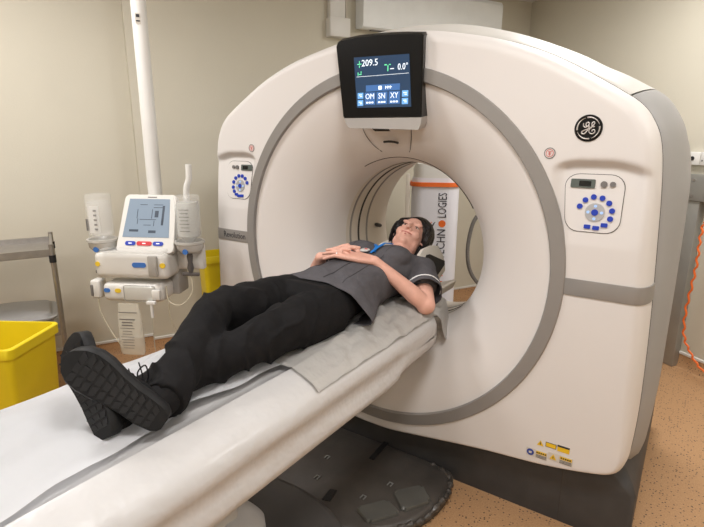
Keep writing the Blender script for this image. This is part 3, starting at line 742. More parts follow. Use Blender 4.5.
# hair
hb = NB()
ell(hb, (.012, .058, -.036), (.092, .096, .100), MH)
ell(hb, (.010, .012, -.064), (.084, .09, .064), MH)
for s in (-1, 1):
    ell(hb, (s*.074+.006, .030, .0), (.022, .060, .050), MH)
    ell(hb, (s*.080+.012, -.018, -.030), (.020, .044, .040), MH)
for i in range(70):
    rnd = random.Random(i)
    a = rnd.uniform(-1.35, 1.35)
    root = h(.05*math.sin(a), .105*math.cos(a*.5)+.01, .02)
    side = math.copysign(1, a if abs(a) > .05 else rnd.choice((-1, 1)))
    x = math.sin(a)
    fr = [h(.045*x+.01, .120-.02*abs(x), -.01), h(.062*x+.012, .104-.04*abs(x), .040), h(.082*x+side*.004, .058+.02*(1-abs(x)), .062-.02*abs(x)), h(.084*side*max(.62, abs(x)), .035-.05*abs(x), .052-.03*abs(x))]
    tube(hb, smoothpath(fr, 3), [.006, .006, .0055, .005, .005, .0045, .004, .003, .002, .0015], n=5)
for i in range(46):
    rnd = random.Random(100+i); s = rnd.choice((-1, 1)); f0 = rnd.uniform(-.06, .045)
    fr = [h(s*.060, .085, f0*.6), h(s*.089, .03, f0), h(s*.094, -.020, f0*.9-.010), h(s*.088, -.052-rnd.uniform(0, .022), f0*.6-.020)]
    tube(hb, smoothpath(fr, 3), [.007]*4+[.006]*3+[.004, .003, .0015], n=5)
for i in range(0):
    rnd = random.Random(300+i); x = rnd.uniform(-.05, .06)
    fr = [h(x*.6, .10, -.03), h(x, .130, .0), h(x*1.3, .120+rnd.uniform(0, .008), .034)]
    tube(hb, smoothpath(fr, 3), [.007, .006, .0055, .005, .004, .003, .0015], n=5)
hbm = blend(hb, .0032, 1, .4)
obj('hair', hbm, HAIR, P, angle=180)

# tunic
tb = NB()
torso(tb, 0, [(.185, .085, .052, .962), (.15, .145, .072, .955), (.10, .190, .094, .95), (.02, .178, .110, .945), (-.08, .158, .108, .940), (-.20, .152, .104, .936), (-.30, .168, .099, .932), (-.40, .195, .092, .928), (-.50, .215, .088, .922), (-.58, .23, .11, .925)], .11)
for s in (-1, 1): ell(tb, (s*.08, .005, 1.025), (.088, .09, .050))
for sh, s in ((SHL, 1), (SHR, -1)):
    tube(tb, [sh+V((-s*.05, .01, .0)), sh+V((s*.01, -.0, .005)), sh.lerp(ELL if s > 0 else ELR, .35)], [.072, .073, .069], n=16, round_ends=True)
def wr1(p):
    return .0045*noise.noise(V((p.x*9, p.y*16, p.z*9)))+.003*math.sin(p.x*42+p.y*25+4*noise.noise(p*6))*sm((-.02-p.y)/.2)
tbm = blend(tb, .007, 6, .5, disp=wr1)
# hem: lower over the near hip, cut slightly oblique; neckline and sleeve ends
cut(tbm, (0, -.455, 1.0), (.0, -1, -.34))
cut(tbm, (0, .185, .98), (0, .93, .37))
geom = [f for f in tbm.faces if (f.calc_center_median()-V((0, .185, 1.04))).length < .075 and f.calc_center_median().y > .10 and f.calc_center_median().z > .97 and abs(f.calc_center_median().x) < (f.calc_center_median().y-.09)*.75]
bmesh.ops.delete(tbm, geom=geom, context='FACES')
bmesh.ops.solidify(tbm, geom=tbm.faces[:], thickness=.003)
TN = obj('tunic', tbm, TUNIC, P, angle=180)
# sleeves
for sh, el, s in ((SHL, ELL, 1), (SHR, ELR, -1)):
    d = (el-sh).normalized(); bm = NB(); secs = []
    u = V((0, 0, 1)); u = (u-d*u.dot(d)).normalized(); w = d.cross(u); n = 36
    for k, (t, r) in enumerate(((-.03, .066), (.02, .076), (.06, .080), (.10, .083), (.150, .087), (.152, .084), (.10, .080), (.02, .070))):
        c = sh+d*t
        secs.append([c+w*math.cos(2*PI*i/n)*r*(.92)+u*math.sin(2*PI*i/n)*r*1.02+w*.003*math.sin(i*1.3+k) for i in range(n)])
    rings(bm, secs, cap=False); sl = obj('sleeve', bm, TUNIC, P)
    bm = NB(); pts = [sh+d*.125+w*math.cos(2*PI*i/n)*.0850*.92+u*math.sin(2*PI*i/n)*.0850*1.02 for i in range(n)]
    secs = []
    rr = rings(bm, [[p+(p-(sh+d*.125)).normalized()*a+d*b for p in pts] for a, b in ((-.002, -.0035), (.0015, -.003), (.0015, .003), (-.002, .0035))], cap=False, closed=True)
    obj('piping', bm, PIPE, sl)
# front placket, collar seams, chest details
def ontop(x, y):     # height of the tunic front at (x, y)
    best = 1.0
    return TOPZ(x, y)
from mathutils.bvhtree import BVHTree
def bvh(o):
    return BVHTree.FromPolygons([o.matrix_world @ v.co + (wloc(o) - o.matrix_world.translation) for v in o.data.vertices], [p.vertices[:] for p in o.data.polygons])
BT = BVHTree.FromPolygons([v.co+wloc(TN) for v in TN.data.vertices], [p.vertices[:] for p in TN.data.polygons])
def TOPZ(x, y):
    r = BT.ray_cast(V((x, y, 1.4)), V((0, 0, -1)))
    return r[0].z if r[0] else 1.05
SEAMC = mat('tunic_seam', (.035, .033, .036), .9)
bm = NB(); pts = [(x, y, TOPZ(x, y)+.0006) for x, y in [(.03+.0*i, .12-.54*i/30) for i in range(31)]]
tube(bm, pts, .0018, n=5); obj('placket_seam', bm, SEAMC, P)
for s in (-1, 1):
    bm = NB(); cs = smoothpath([V((s*.105, .11, 0)), V((s*.10, .03, 0)), V((s*.085, -.10, 0)), V((s*.09, -.25, 0)), V((s*.11, -.41, 0))], 6)
    tube(bm, [(c.x, c.y, TOPZ(c.x, c.y)+.0004) for c in cs], .0013, n=5); obj('dart_seam', bm, SEAMC, P)
# lanyard and badge
LAN = mat('blue_lanyard', (.01, .17, .55), .5)
bm = NB()
def strip(pts, w, th=.003):
    pts = [V((x, y, TOPZ(x, y)+dz)) for x, y, dz in pts]
    for i in range(len(pts)): pass
    secs = []
    for i, p in enumerate(pts):
        t = (pts[min(i+1, len(pts)-1)]-pts[max(0, i-1)]).normalized(); q = t.cross(V((0, 0, 1))).normalized()
        secs.append([p+q*w, p+q*w+V((0, 0, th)), p-q*w+V((0, 0, th)), p-q*w])
    rings(bm, secs)
strip([(-.02, .03, .003), (.01, -.01, .008), (.03, -.045, .008), (.036, -.07, .004)], .0065)
strip([(.07, .03, .003), (.055, -.01, .010), (.042, -.045, .010), (.028, -.085, .004)], .0065)
obj('lanyard', bm, LAN, P)
bm = NB(); c = V((-.008, -.075, TOPZ(-.008, -.075)+.006)); prof_rings(bm, [(.0, .006), (.018, .006), (.022, .003), (.021, 0), (0, 0)], c, (0, -.1, 1), n=24, cap=False); bd = obj('fob_watch', bm, mat('fob_white', (.7, .68, .66), .3, metal=.2), P)
bm = NB(); prof_rings(bm, [(.0, .0075), (.007, .0075), (.007, .005)], c+V((.004, .004, 0)), (0, -.1, 1), n=12, cap=False); obj('watch_mark', bm, RED, bd)
# wedding ring
bm = NB(); rc = KL.lerp(V((-.090, -.266, 1.064)), .30)+V((0, -.010, .004)); prof_rings(bm, [(.0108, -.0015), (.0122, -.0015), (.0122, .0015), (.0108, .0015)], rc, dL, n=20, cap=False); obj('finger_ring', bm, STEEL, P)
# trousers
lb = NB()
torso(lb, 0, [(-.24, .136, .082, .926), (-.32, .152, .086, .926), (-.40, .172, .083, .924), (-.48, .184, .086, .922), (-.54, .175, .095, .93), (-.58, .12, .07, .925)])
def leg(b, hp, kn, an, r):
    end = an+(an-kn).normalized()*.045
    tube(b, [hp+V((0, .03, 0)), hp.lerp(kn, .25), hp.lerp(kn, .6), kn, kn.lerp(an, .3), kn.lerp(an, .65), end.lerp(kn, .08), end], r, n=24, asp=1.0)
leg(lb, HIPL, KNL, ANL, [.094, .092, .080, .066, .063, .058, .054, .054])
leg(lb, HIPR, KNR, ANR, [.096, .094, .082, .069, .065, .060, .056, .056])
def wr2(p):
    q = sm((-.55-p.y)/.2)
    return .010*noise.noise(V((p.x*8, p.y*14, p.z*8)))*(.5+q)+.009*(1-abs(math.sin(p.y*24+p.x*17+4*noise.noise(p*5))))**3*(q*.8+.25)
lbm = blend(lb, .006, 3, .5, disp=wr2)
obj('trousers', lbm, TROU, P, angle=180)
for an, kn in ((ANL, KNL), (ANR, KNR)):
    d_ = (an-kn).normalized(); bm = NB(); tube(bm, [an-d_*.06, an-d_*.02, an+d_*.02, an+d_*.045], [.044, .044, .046, .044], n=20, round_ends=True); obj('sock', bm, TROU, P)
# trouser creases
LT = [o for o in P.children if o.name == 'trousers'][0]
# shoes
def shoe(heel, toe, nrm, mirror, label):
    heel = V(heel); toe = V(toe); d = (toe-heel).normalized(); n = V(nrm); n = (n-d*n.dot(d)).normalized()   # n: out of the sole
    lat = d.cross(n)*mirror; L = (toe-heel).length
    def w(t, x, z): return heel+d*(t*L)+lat*x-n*z
    st = [(0.0, .016, .0), (.02, .026, .0), (.07, .035, .0), (.2, .040, .0), (.35, .040, .002), (.5, .045, .005), (.65, .053, .008), (.76, .055, .008), (.87, .049, .004), (.95, .034, .0), (.985, .02, 0), (1.0, .008, -.002)]
    bmS = NB(); secs = []
    for t, hw, cx in st:
        rock = .018*max(0, (t-.75)/.25)**1.6
        secs.append([w(t, cx+hw*c, z+rock) for c, z in ((-.9, .0), (.0, -.002), (.9, .0), (1.04, .008), (1.02, .026), (.9, .032), (0, .032), (-.9, .032), (-1.02, .026), (-1.04, .008))])
    rings(bmS, secs)
    top = NB(); secs = []
    for t, hw, cx, hz in ((.02, .018, 0, .075), (.06, .030, 0, .088), (.15, .036, 0, .096), (.28, .037, 0, .100), (.40, .038, .002, .092), (.52, .042, .005, .076), (.66, .049, .008, .060), (.78, .050, .008, .050), (.88, .044, .004, .045), (.95, .030, 0, .040), (.985, .014, 0, .036)):
        rock = .018*max(0, (t-.75)/.25)**1.6
        secs.append([w(t, cx+hw*math.cos(a)*(1.0 if math.sin(a) < .3 else .9), .026+rock+(hz-.026)*max(0, math.sin(a))**.8) for a in [PI*k/14 for k in range(15)]])
    rings(top, secs)
    c = w(.2, 0, .06); 
    tube(top, [w(.16, 0, .06), w(.155, 0, .098), w(.15, 0, .104)], [.034, .036, .037], n=18)
    tbm_ = blend(top, .005, 4, .5)
    sh = obj('shoe', tbm_, SHOE, P, angle=180); sh['label'] = label
    so = obj('sole', bmS, mat('shoe_sole', (.010, .010, .0105), .6, spec=.3, var=.2, vscale=40), sh, angle=40)
    tb_ = NB()
    for r in range(11):
        t = .12+r*.073; i0 = min(range(len(st)), key=lambda q: abs(st[q][0]-t)); hw, cx = st[i0][1], st[i0][2]; rock = .018*max(0, (t-.75)/.25)**1.6
        for cc in (-1, 0, 1):
            x0 = cx+cc*hw*.54; ww = hw*.235
            p = [w(t+a*.026, x0+b*ww+.004*a*cc, rock+zz) for zz in (.002, -.0026) for a, b in ((-1, -1), (1, -1), (1, 1), (-1, 1))]
            rings(tb_, [p[:4], p[4:]])
    obj('tread', tb_, mat('shoe_tread', (.017, .017, .018), .55, spec=.35, var=.2), so, smooth=False)
    lc = NB()
    for k in range(4):
        t = .36+k*.06; z = .092-k*.010
        tube(lc, smoothpath([w(t, -.022, z-.012), w(t+.01, 0, z+.002), w(t+.02, .022, z-.012)], 4), .0022, n=6)
    for s in (-1, 1):
        tube(lc, smoothpath([w(.38, 0, .096), w(.36, s*.025, .104), w(.44, s*.055, .092), w(.46, s*.03, .090), w(.38, 0, .097)], 5), .002, n=6)
        tube(lc, smoothpath([w(.34, 0, .097), w(.42, s*.025, .104), w(.50, s*.055, .085)], 5), .0018, n=6)
    obj('laces', lc, RUBBER, sh)
shoe((.188, -1.245, .868), (-.004, -1.368, 1.030), (.50, -.82, .22), 1, 'right shoe, crossed over in front')
shoe((.090, -1.335, .843), (-.070, -1.318, 1.058), (.25, -.93, .1), -1, 'left shoe, underneath')

# ------------------------------------------------------------------ contrast injector on ceiling column
IM = rotz((-1.21, -.333, 0), 28.4)
I = thing('contrast_injector', 'white contrast injector with tilted touch screen on a ceiling column', 'injector', (-1.21, -.333, .7))
def il(x, y, z): return IM @ V((x, y, z))
bm = NB(); pt = at(155, 190, 2.75); cyl(bm, (pt.x, pt.y, 1.02), (pt.x, pt.y, H-.03), .037, n=32); cyl(bm, (pt.x, pt.y, H-.05), (pt.x, pt.y, H), .09, n=32); obj('support_column', bm, WHITE, I)
bm = NB(); cpx = V((pt.x, pt.y, 0)); tdir = (V((CAM.x, CAM.y, 0))-cpx).normalized(); sdir = V((-tdir.y, tdir.x, 0)); q = cpx+tdir*.0375-sdir*.008+V((0, 0, at(138, 20, 2.75).z))
Mq = Matrix.Identity(4)
for i in range(3): Mq[i][0], Mq[i][1], Mq[i][2], Mq[i][3] = sdir[i], -tdir[i], (0, 0, 1)[i], q[i]
box(bm, (0, 0, 0), (.024, .002, .05), Mq); st_ = obj('column_sticker', bm, LWH, I, smooth=False)
bm = NB(); box(bm, (0, -.0015, .012), (.016, .001, .014), Mq); box(bm, (0, -.0015, -.012), (.018, .001, .006), Mq); obj('sticker_print', bm, INK, st_, smooth=False)
# monitor
TL = 24
MM = IM @ Matrix.Translation((.015, -.06, .955)) @ Matrix.Rotation(math.radians(-TL), 4, 'X')
bm = NB()
fr = [(x, z+.15) for x, z in rrect(0, 0, .315, .315, .028, 5)]
fr = [(x*(1-.10*(z/.3)), z) for x, z in fr]
rings(bm, [[MM @ V((x*.98, -.004, .15+(z-.15)*.98)) for x, z in fr], [MM @ V((x, .0, z)) for x, z in fr], [MM @ V((x, .025, z)) for x, z in fr]])
mon = obj('monitor', bm, OFFW, I)
bm = NB(); k1 = [il(x, y, z) for x, y, z in ((-.12, -.05, .955), (.15, -.05, .955), (.14, .10, .955), (-.12, .10, .955))]; k2 = [il(x, y, z) for x, y, z in ((-.10, .055, 1.20), (.128, .055, 1.20), (.12, .09, 1.18), (-.10, .09, 1.18))]
rings(bm, [k1, k2]); es = bm.edges[:]; bmesh.ops.bevel(bm, geom=es, offset=.01, segments=2, affect='EDGES'); obj('monitor_back', bm, OFFW, mon)
ISC = mat('injector_screen', (.16, .20, .25), .25, emit=(.30, .37, .44), estr=.42)
bm = NB(); sq = [(-.128, .075), (.124, .075), (.108, .282), (-.112, .282)]; extr(bm, sq, -.0065, -.002, MM); s2_ = obj('screen', bm, ISC, mon, smooth=False)
IG = mat('injector_screen_lines', (.06, .08, .11), .4)
bm = NB()
rnd = random.Random(4)
for x, z, w_, h_ in ((-.03, .25, .04, .003), (.05, .25, .05, .003), (.05, .235, .05, .003), (.02, .2, .003, .05), (-.06, .2, .003, .05), (.0, .17, .09, .003), (.045, .20, .02, .035), (-.055, .16, .003, .03), (.0, .14, .04, .003), (.035, .15, .003, .03), (-.07, .11, .05, .012), (.03, .105, .04, .014), (.08, .2, .012, .09), (.08, .155, .012, .03)):
    box(bm, (x, -.0072, z), (w_, .0008, h_), MM)
obj('screen_graphic', bm, IG, s2_, smooth=False)
for x0, x1, m_, nm in ((-.108, -.052, mat('key_blue', (.03, .06, .42), .4), 'blue key'), (-.046, .036, mat('key_red', (.6, .05, .06), .4), 'red key'), (.042, .098, MATS['key_blue'], 'blue key')):
    bm = NB(); extr(bm, rrect((x0+x1)/2, .042, x1-x0, .022, .010, 4), -.008, .0, MM); o = obj('key', bm, m_, mon); o['label'] = nm
    bm = NB(); box(bm, ((x0+x1)/2, -.0085, .042), (.018, .0008, .005), MM); obj('key_mark', bm, WPRINT, o, smooth=False)
bm = NB(); box(bm, (.01, -.005, .292), (.05, .001, .005), MM); obj('monitor_mark', bm, KNOB, mon, smooth=False)
# injector units
def unit(name, x0, x1, y0, y1, z0, z1, r):
    bm = NB(); box(bm, ((x0+x1)/2, (y0+y1)/2, (z0+z1)/2), (x1-x0, y1-y0, z1-z0), IM, bev=r, seg=4); return obj(name, bm, OFFW, I)
un = unit('pump_unit', -.25, .150, -.10, .06, .815, .955, .03)
bm = NB(); box(bm, (-.03, -.02, .965), (.34, .20, .02), IM, bev=.006); obj('drip_tray', bm, CLEAR, I)
ul = unit('pump_unit', -.22, .110, -.10, .05, .690, .790, .028)
bm = NB(); box(bm, (-.275, -.04, .745), (.055, .07, .10), IM, bev=.012, seg=3); obj('side_grip', bm, OFFW, I)
bm = NB(); box(bm, (-.29, -.078, .74), (.012, .006, .06), IM, bev=.001); obj('grip_slot', bm, KNOB, I)
unit('mounting_arm', -.05, .27, .03, .12, .84, .99, .02)
bm = NB(); box(bm, (.10, .09, .78), (.09, .12, .16), IM, bev=.01); obj('arm_bracket', bm, mat('injector_grey', (.36, .35, .33), .5), I)
bm = NB(); cyl(bm, il(.05, .06, .9), (pt.x, pt.y, 1.05), .035, n=20); obj('arm_joint', bm, OFFW, I)
BLV = MATS['key_blue']
def badge(x, z, col, parent, w_=.02, h_=.014, y=-.1015):
    bm = NB(); extr(bm, rrect(x, z, w_, h_, h_*.49, 5), y-.0015, y+.004, IM); obj('marker', bm, col, parent)
YM = mat('marker_yellow', (.8, .55, .04), .5); BM_ = mat('marker_blue', (.05, .17, .5), .5)
badge(-.235+.01, .893, YM, un, .026, .026); badge(.0, .893, BM_, un, .075, .026); badge(.125, .893, YM, un, .03, .026)
badge(-.19, .752, BM_, ul, .034, .022); badge(-.13, .752, YM, ul, .034, .022)
bm = NB(); box(bm, (.078, -.108, .89), (.05, .02, .11), IM, bev=.008); obj('latch', bm, mat('smoky_plastic', (.38, .36, .33), .3, coat=.4), un)
bm = NB(); box(bm, (-.01, -.106, .742), (.17, .016, .085), IM, bev=.012, seg=3); obj('clear_flap', bm, mat('milky_plastic', (.55, .54, .5), .25, coat=.4), ul)
bm = NB(); box(bm, (.085, -.115, .74), (.045, .022, .055), IM, bev=.008); obj('latch', bm, OFFW, ul)
bm = NB(); cyl(bm, il(.06, -.125, .70), il(.06, -.125, .62), .008, n=10); box(bm, (.06, -.125, .70), (.05, .02, .02), IM, bev=.005); obj('tap', bm, WHITE, I)
# hanger tube with bottle holders
bm = NB(); p = il(.235, .06, 1.0); tube(bm, smoothpath([il(.20, .075, .98), il(.20, .075, 1.15), il(.205, .075, 1.27), il(.222, .075, 1.32), il(.225, .075, 1.395)], 5), .016, n=14); obj('bottle_pole', bm, WHITE, I)
for x, nm in ((-.235, 'left bottle holder'), (.245, 'right bottle holder')):
    bm = NB(); prof_rings(bm, [(.03, -.052), (.054, -.045), (.066, -.030), (.070, -.005), (.076, .0), (.076, .012), (.064, .012), (.060, -.02), (.028, -.035)], il(x, -.02, 1.0), (0, 0, 1), cap=False); o = obj('bottle_holder', bm, mat('clear_grey_plastic', (.6, .58, .54), .2, alpha=.85, coat=.4), I); o['label'] = nm
    bm = NB(); box(bm, (x, .03, .915), (.11, .04, .13), IM, bev=.01); obj('holder_arm', bm, OFFW, I)
    bm = NB(); extr(bm, circ(x, .965, .014), -.088, -.06, IM); obj('marker', bm, BM_, I)
    bm = NB(); s = -1 if x < 0 else 1; tube(bm, [il(x, -.03, .95), il(x, -.035, .93), il(x, -.035, .90), il(x, -.035, .87), il(x, -.035, .84)], [.012, .016, .012, .018, .010], n=12)
    box(bm, (x, -.035, .835), (.09, .02, .018), IM, bev=.005); obj('stopcock', bm, mat('tap_dark', (.10, .09, .085), .4), I)
for x, lb_, cap in ((-.235, 'clear bottle with white label in the left holder of the injector', 0), (.245, 'clear bottle filled with liquid in the right holder of the injector', 1)):
    b = thing('contrast_bottle', lb_, 'bottle', tuple(il(x, -.02, 1.0)), 'contrast bottles in the injector')
    bm = NB(); prof_rings(bm, [(.018, .004), (.030, .02), (.056, .040), (.0565, .20), (.050, .212), (.0, .214)], il(x, -.02, 1.0), (0, 0, 1), cap=False); obj('bottle_glass', bm, CLEAR if not cap else mat('bottle_milky', (.62, .62, .58), .2, alpha=.72), b)
    bm = NB(); prof_rings(bm, [(.060, .01), (.063, .04), (.063, .236), (.058, .246), (.0, .248)], il(x, -.02, 1.0), (0, 0, 1), cap=False); obj('outer_sleeve', bm, CLEAR, b)
    bm = NB()
    n_ = 12
    if not cap:
        rings(bm, [[il(x+.0592*math.sin(math.radians(-30+60*k/n_)), -.02-.0592*math.cos(math.radians(-30+60*k/n_)), 1.0+z) for k in range(n_+1)]+[il(x+.0580*math.sin(math.radians(30-60*k/n_)), -.02-.0580*math.cos(math.radians(30-60*k/n_)), 1.0+z) for k in range(n_+1)] for z in (.05, .19)])
        lb2 = obj('label', bm, WHITE, b)
        bm = NB()
        for k in range(5): box(bm, (x+.012, -.0795, 1.07+.024*k), (.016, .001, .010), IM)
        box(bm, (x-.04, -.066, 1.09), (.02, .001, .06), IM); obj('label_print', bm, KNOB, lb2, smooth=False)
    else:
        for k in range(7): box(bm, (x+.005, -.0800, 1.07+.018*k), (.05-.008*(k % 2), .001, .004), IM)
        obj('bottle_print', bm, KNOB, b, smooth=False)
# tubes
TB = mat('clear_tubing', (.62, .56, .42), .3, alpha=.75)
bm = NB(); tube(bm, smoothpath([il(.245, -.035, .83), il(.25, -.05, .74), il(.20, -.08, .68), il(.14, -.09, .70), il(.125, -.08, .78)], 8), .0035, n=8); tag(obj('infusion_tube', bm, TB), 'thin clear tube looping below the right injector bottle', 'tube')
bm = NB(); tube(bm, smoothpath([il(-.27, -.06, .70), il(-.26, -.07, .62), il(-.21, -.08, .52), il(-.15, -.10, .45), il(-.11, -.11, .41)], 6), .003, n=8); tag(obj('infusion_tube', bm, TB), 'thin clear tube running from the lower pump down to the fluid bag', 'tube')
bm = NB(); tube(bm, smoothpath([il(.13, -.06, .70), il(.12, -.06, .62), il(.15, -.04, .50), il(.20, -.02, .42), il(.215, -.01, .30)], 6), .003, n=8); tag(obj('infusion_tube', bm, TB), 'thin clear tube hanging free to the right of the fluid bag', 'tube')
# fluid bag
FB = thing('hanging_fluid_bag', 'clear fluid bag with printed text hanging under the injector', 'fluid bag', tuple(il(-.07, -.12, .40)))
bm = NB(); secs = []
for z, w_, t_ in ((.405, .060, .006), (.42, .068, .022), (.47, .070, .030), (.55, .069, .026), (.61, .066, .016), (.65, .060, .008), (.69, .056, .003)):
    secs.append([il(-.07+w_*math.cos(a), -.12+t_*math.sin(a), z) for a in [2*PI*k/24 for k in range(24)]])
rings(bm, secs); obj('bag', bm, LIQ, FB)
bm = NB()
rnd = random.Random(3)
for k in range(11):
    z = .455+.0155*k; w_ = rnd.uniform(.05, .085); box(bm, (-.072, -.153+.0012*max(0, k-5)**1.3, z), (w_, .0008, .003 if k < 8 else .006), IM)
box(bm, (-.07, -.135, .645), (.10, .0008, .004), IM)
obj('bag_print', bm, KNOB, FB, smooth=False)

# ------------------------------------------------------------------ bins
def bin_(name, c, ang, w_, d_, h_, label):
    M = rotz((c[0], c[1], 0), ang); bm = NB()
    def rr(s, z): return [M @ V((x, y, z)) for x, y in rrect(0, 0, w_*s, d_*s, .03*s, 4)]
    secs = [rr(.84, 0.001), rr(.86, .01), rr(.975, h_-.05), rr(.98, h_-.045), rr(1.03, h_-.045), rr(1.035, h_-.004), rr(1.02, h_), rr(.96, h_), rr(.95, h_-.01), rr(.84, .02)]
    rings(bm, secs); return tag(obj(name, bm, YEL), label, 'bin', 'yellow waste bins')
pb = at(57, 322, 2.3)
MB = rotz((pb.x, pb.y, 0), 32)
cb = MB @ V((-.245, -.17, 0))
bin_('waste_bin', (cb.x, cb.y), 32, .50, .34, pb.z, 'large yellow plastic waste bin beside the foot of the patient table')
pb2 = at(212, 255, 3.2)
bin_('waste_bin', (pb2.x-.01, pb2.y+.10), 62, .30, .22, pb2.z, 'yellow plastic waste bin by the wall behind the gantry\'s left side')

# ------------------------------------------------------------------ steel trolley
cc = at(50, 232, 3.0); MT = rotz((cc.x, cc.y, 0), 65)
TR = thing('steel_trolley', 'steel instrument trolley standing by the left wall', 'trolley', (cc.x, cc.y, 0))
W_, D_ = .75, .42; zt = at(50, 232, 3.0).z
for x in (0, -W_):
    for y in (0, -D_):
        bm = NB(); cyl(bm, MT @ V((x, y, .09)), MT @ V((x, y, zt)), .0125, n=14); o = obj('post', bm, STEEL, TR)
        bm = NB(); cyl(bm, MT @ V((x-.012, y, .045)), MT @ V((x+.012, y, .045)), .044, n=20); obj('castor', bm, RUBBER, TR)
for z in (zt-.062, .46):
    bm = NB(); box(bm, (-W_/2, -D_/2, z), (W_, D_, .012), MT); 
    for yy in (0, -D_): box(bm, (-W_/2, yy, z+.018), (W_, .01, .036), MT)
    for xx in (-W_,): box(bm, (xx, -D_/2, z+.018), (.01, D_, .036), MT)
    obj('shelf', bm, STEEL, TR, smooth=False)
bm = NB(); M2 = MT; 
for z in (zt-.015,):
    for a, b in (((0, 0), (0, -D_)), ((-W_, 0), (-W_, -D_))): cyl(bm, MT @ V((*a, z)), MT @ V((*b, z)), .008, n=10)
obj('rail', bm, STEEL, TR)
for y in (0, -D_):
    bm = NB(); cyl(bm, MT @ V((.0, y, zt-.10)), MT @ V((.0, y, zt-.06)), .017, n=14); obj('collar', bm, RUBBER, TR)
bm = NB(); rings(bm, [[MT @ V((x, y, z)) for x, y in rrect(-.36, -.21, .66*s, .34*s, .05*s, 5)] for s, z in ((.9, .468), (1, .54), (1.04, .545), (1.04, .552), (.97, .552), (.93, .57), (.5, .60))])
tag(obj('lidded_tray', bm, mat('grey_tray_plastic', (.33, .32, .31), .35, coat=.3)), 'grey lidded tray on the lower shelf of the steel trolley', 'tray')

# ------------------------------------------------------------------ wall units
def onwall(u, v, p0, n_):
    r = fw+(u-352)/502.5*r2+(263.5-v)/502.5*u2; return CAM+r*((p0-CAM).dot(n_)/r.dot(n_))
a = onwall(363, 26, A0-nA*.12, nA); b = onwall(501, 29, A0-nA*.12, nA)
AC = thing('air_conditioner', 'white wall-mounted air conditioner above the gantry', 'air conditioner', tuple((a+b)/2+nA*.12))
la_ = (a-A0).dot(dA); lb_ = (b-A0).dot(dA)
fr = Matrix.Identity(4)
for i in range(3): fr[i][0], fr[i][1], fr[i][2], fr[i][3] = dA[i], nA[i], (0, 0, 1)[i], (A0+V((0, 0, 0)))[i]
z0 = a.z
bm = NB(); prof = [(-.001, z0+.0), (-.09, z0-.01), (-.115, z0+.0), (-.125, z0+.03), (-.128, z0+.29), (-.11, z0+.32), (-.001, z0+.32)]
rings(bm, [[fr @ V((x, y, z)) for y, z in prof] for x in (la_, lb_)]); obj('casing', bm, mat('ac_white', (.88, .91, .92), .35, coat=.2), AC, angle=25)
bm = NB(); box(bm, ((la_+lb_)/2, -.1225, z0+.018), ((lb_-la_)*.36, .003, .006), fr); obj('maker_mark', bm, KNOB, AC, smooth=False)
bm = NB(); box(bm, ((la_+lb_)/2, -.07, z0-.010), ((lb_-la_)*.86, .04, .010), fr); obj('louvre', bm, KNOB, AC, smooth=False)
c1 = onwall(331, 0, A0, nA); c2 = onwall(349, 38, A0, nA); c3 = onwall(341, 20, A0, nA)
l1 = (onwall(330, 20, A0-nA*.05, nA)-A0).dot(dA); l2 = (onwall(345, 20, A0-nA*.05, nA)-A0).dot(dA)
CT = thing('cable_duct', 'white vertical cable duct with junction box on the wall left of the air conditioner', 'cable duct', tuple(A0+dA*l1))
bm = NB(); box(bm, ((l1+l2)/2, -.03, (c3.z+H)/2), ((l2-l1), .055, H-c3.z), fr, bev=.004); obj('duct', bm, WHITE, CT)
bm = NB(); zb = onwall(340, 39, A0, nA).z; box(bm, ((l1+l2)/2+.01, -.04, (zb+c3.z)/2), ((l2-l1)*1.35, .08, (c3.z-zb)), fr, bev=.006); obj('junction_box', bm, WHITE, CT)
bm = NB(); tube(bm, smoothpath([fr @ V((l2+.03, -.012, H-.02)), fr @ V((l2+.03, -.012, c3.z+.02)), fr @ V((l2+.05, -.012, c3.z-.03))], 4), .007, n=8); obj('pipe', bm, CREAM, CT)

# right wall: trunking, drop, sockets, cable
frB = Matrix.Identity(4)
for i in range(3): frB[i][0], frB[i][1], frB[i][2], frB[i][3] = dB[i], nB[i], (0, 0, 1)[i], Bp[i]
def bw(u, v, off=0.):
    p = onwall(u, v, Bp-nB*off, nB); return (p-Bp).dot(dB), p.z
x0, zt_ = bw(688, 174, .06); _, zb_ = bw(688, 200, .06)
METG = mat('galvanised_trunking', (.36, .36, .34), .45, metal=.5, var=.06)
TK = thing('metal_trunking', 'grey metal cable trunking along the wall right of the gantry', 'cable trunking', tuple(Bp+V((0, 0, zb_))))
bm = NB(); box(bm, (.65, -.035, (zt_+zb_)/2), (1.9, .07, zt_-zb_), frB, bev=.003); tr_ = obj('trunking_run', bm, METG, TK)
xd0, _ = bw(684, 250, .05); xd1, _ = bw(691.5, 250, .05)
bm = NB(); box(bm, ((xd0+xd1)/2-.02, -.03, zb_/2+.002), (xd1-xd0+.05, .055, zb_-.004), frB, bev=.003); obj('trunking_drop', bm, METG, TK)
for dz in (-.05, .05):
    bm = NB(); s = bw(693, 187, .07)[0]; cyl(bm, frB @ V((s, -.070, (zt_+zb_)/2+dz)), frB @ V((s, -.076, (zt_+zb_)/2+dz)), .009, n=10); obj('screw', bm, STEEL, TK)
xs, zs = bw(690, 158, .02); xe_, zs2 = bw(704, 158, .02); _, zst = bw(697, 152, .02); _, zsb = bw(697, 165, .02)
SO = thing('wall_socket', 'white double wall socket above the metal trunking', 'socket', tuple(frB @ V((xs, 0, (zst+zsb)/2))))
bm = NB(); wd = max(.09, (zst-zsb)*1.0); box(bm, (xs+wd/2-.01, -.018, (zst+zsb)/2), (wd, .036, zst-zsb), frB, bev=.004); obj('socket_plate', bm, WHITE, SO)
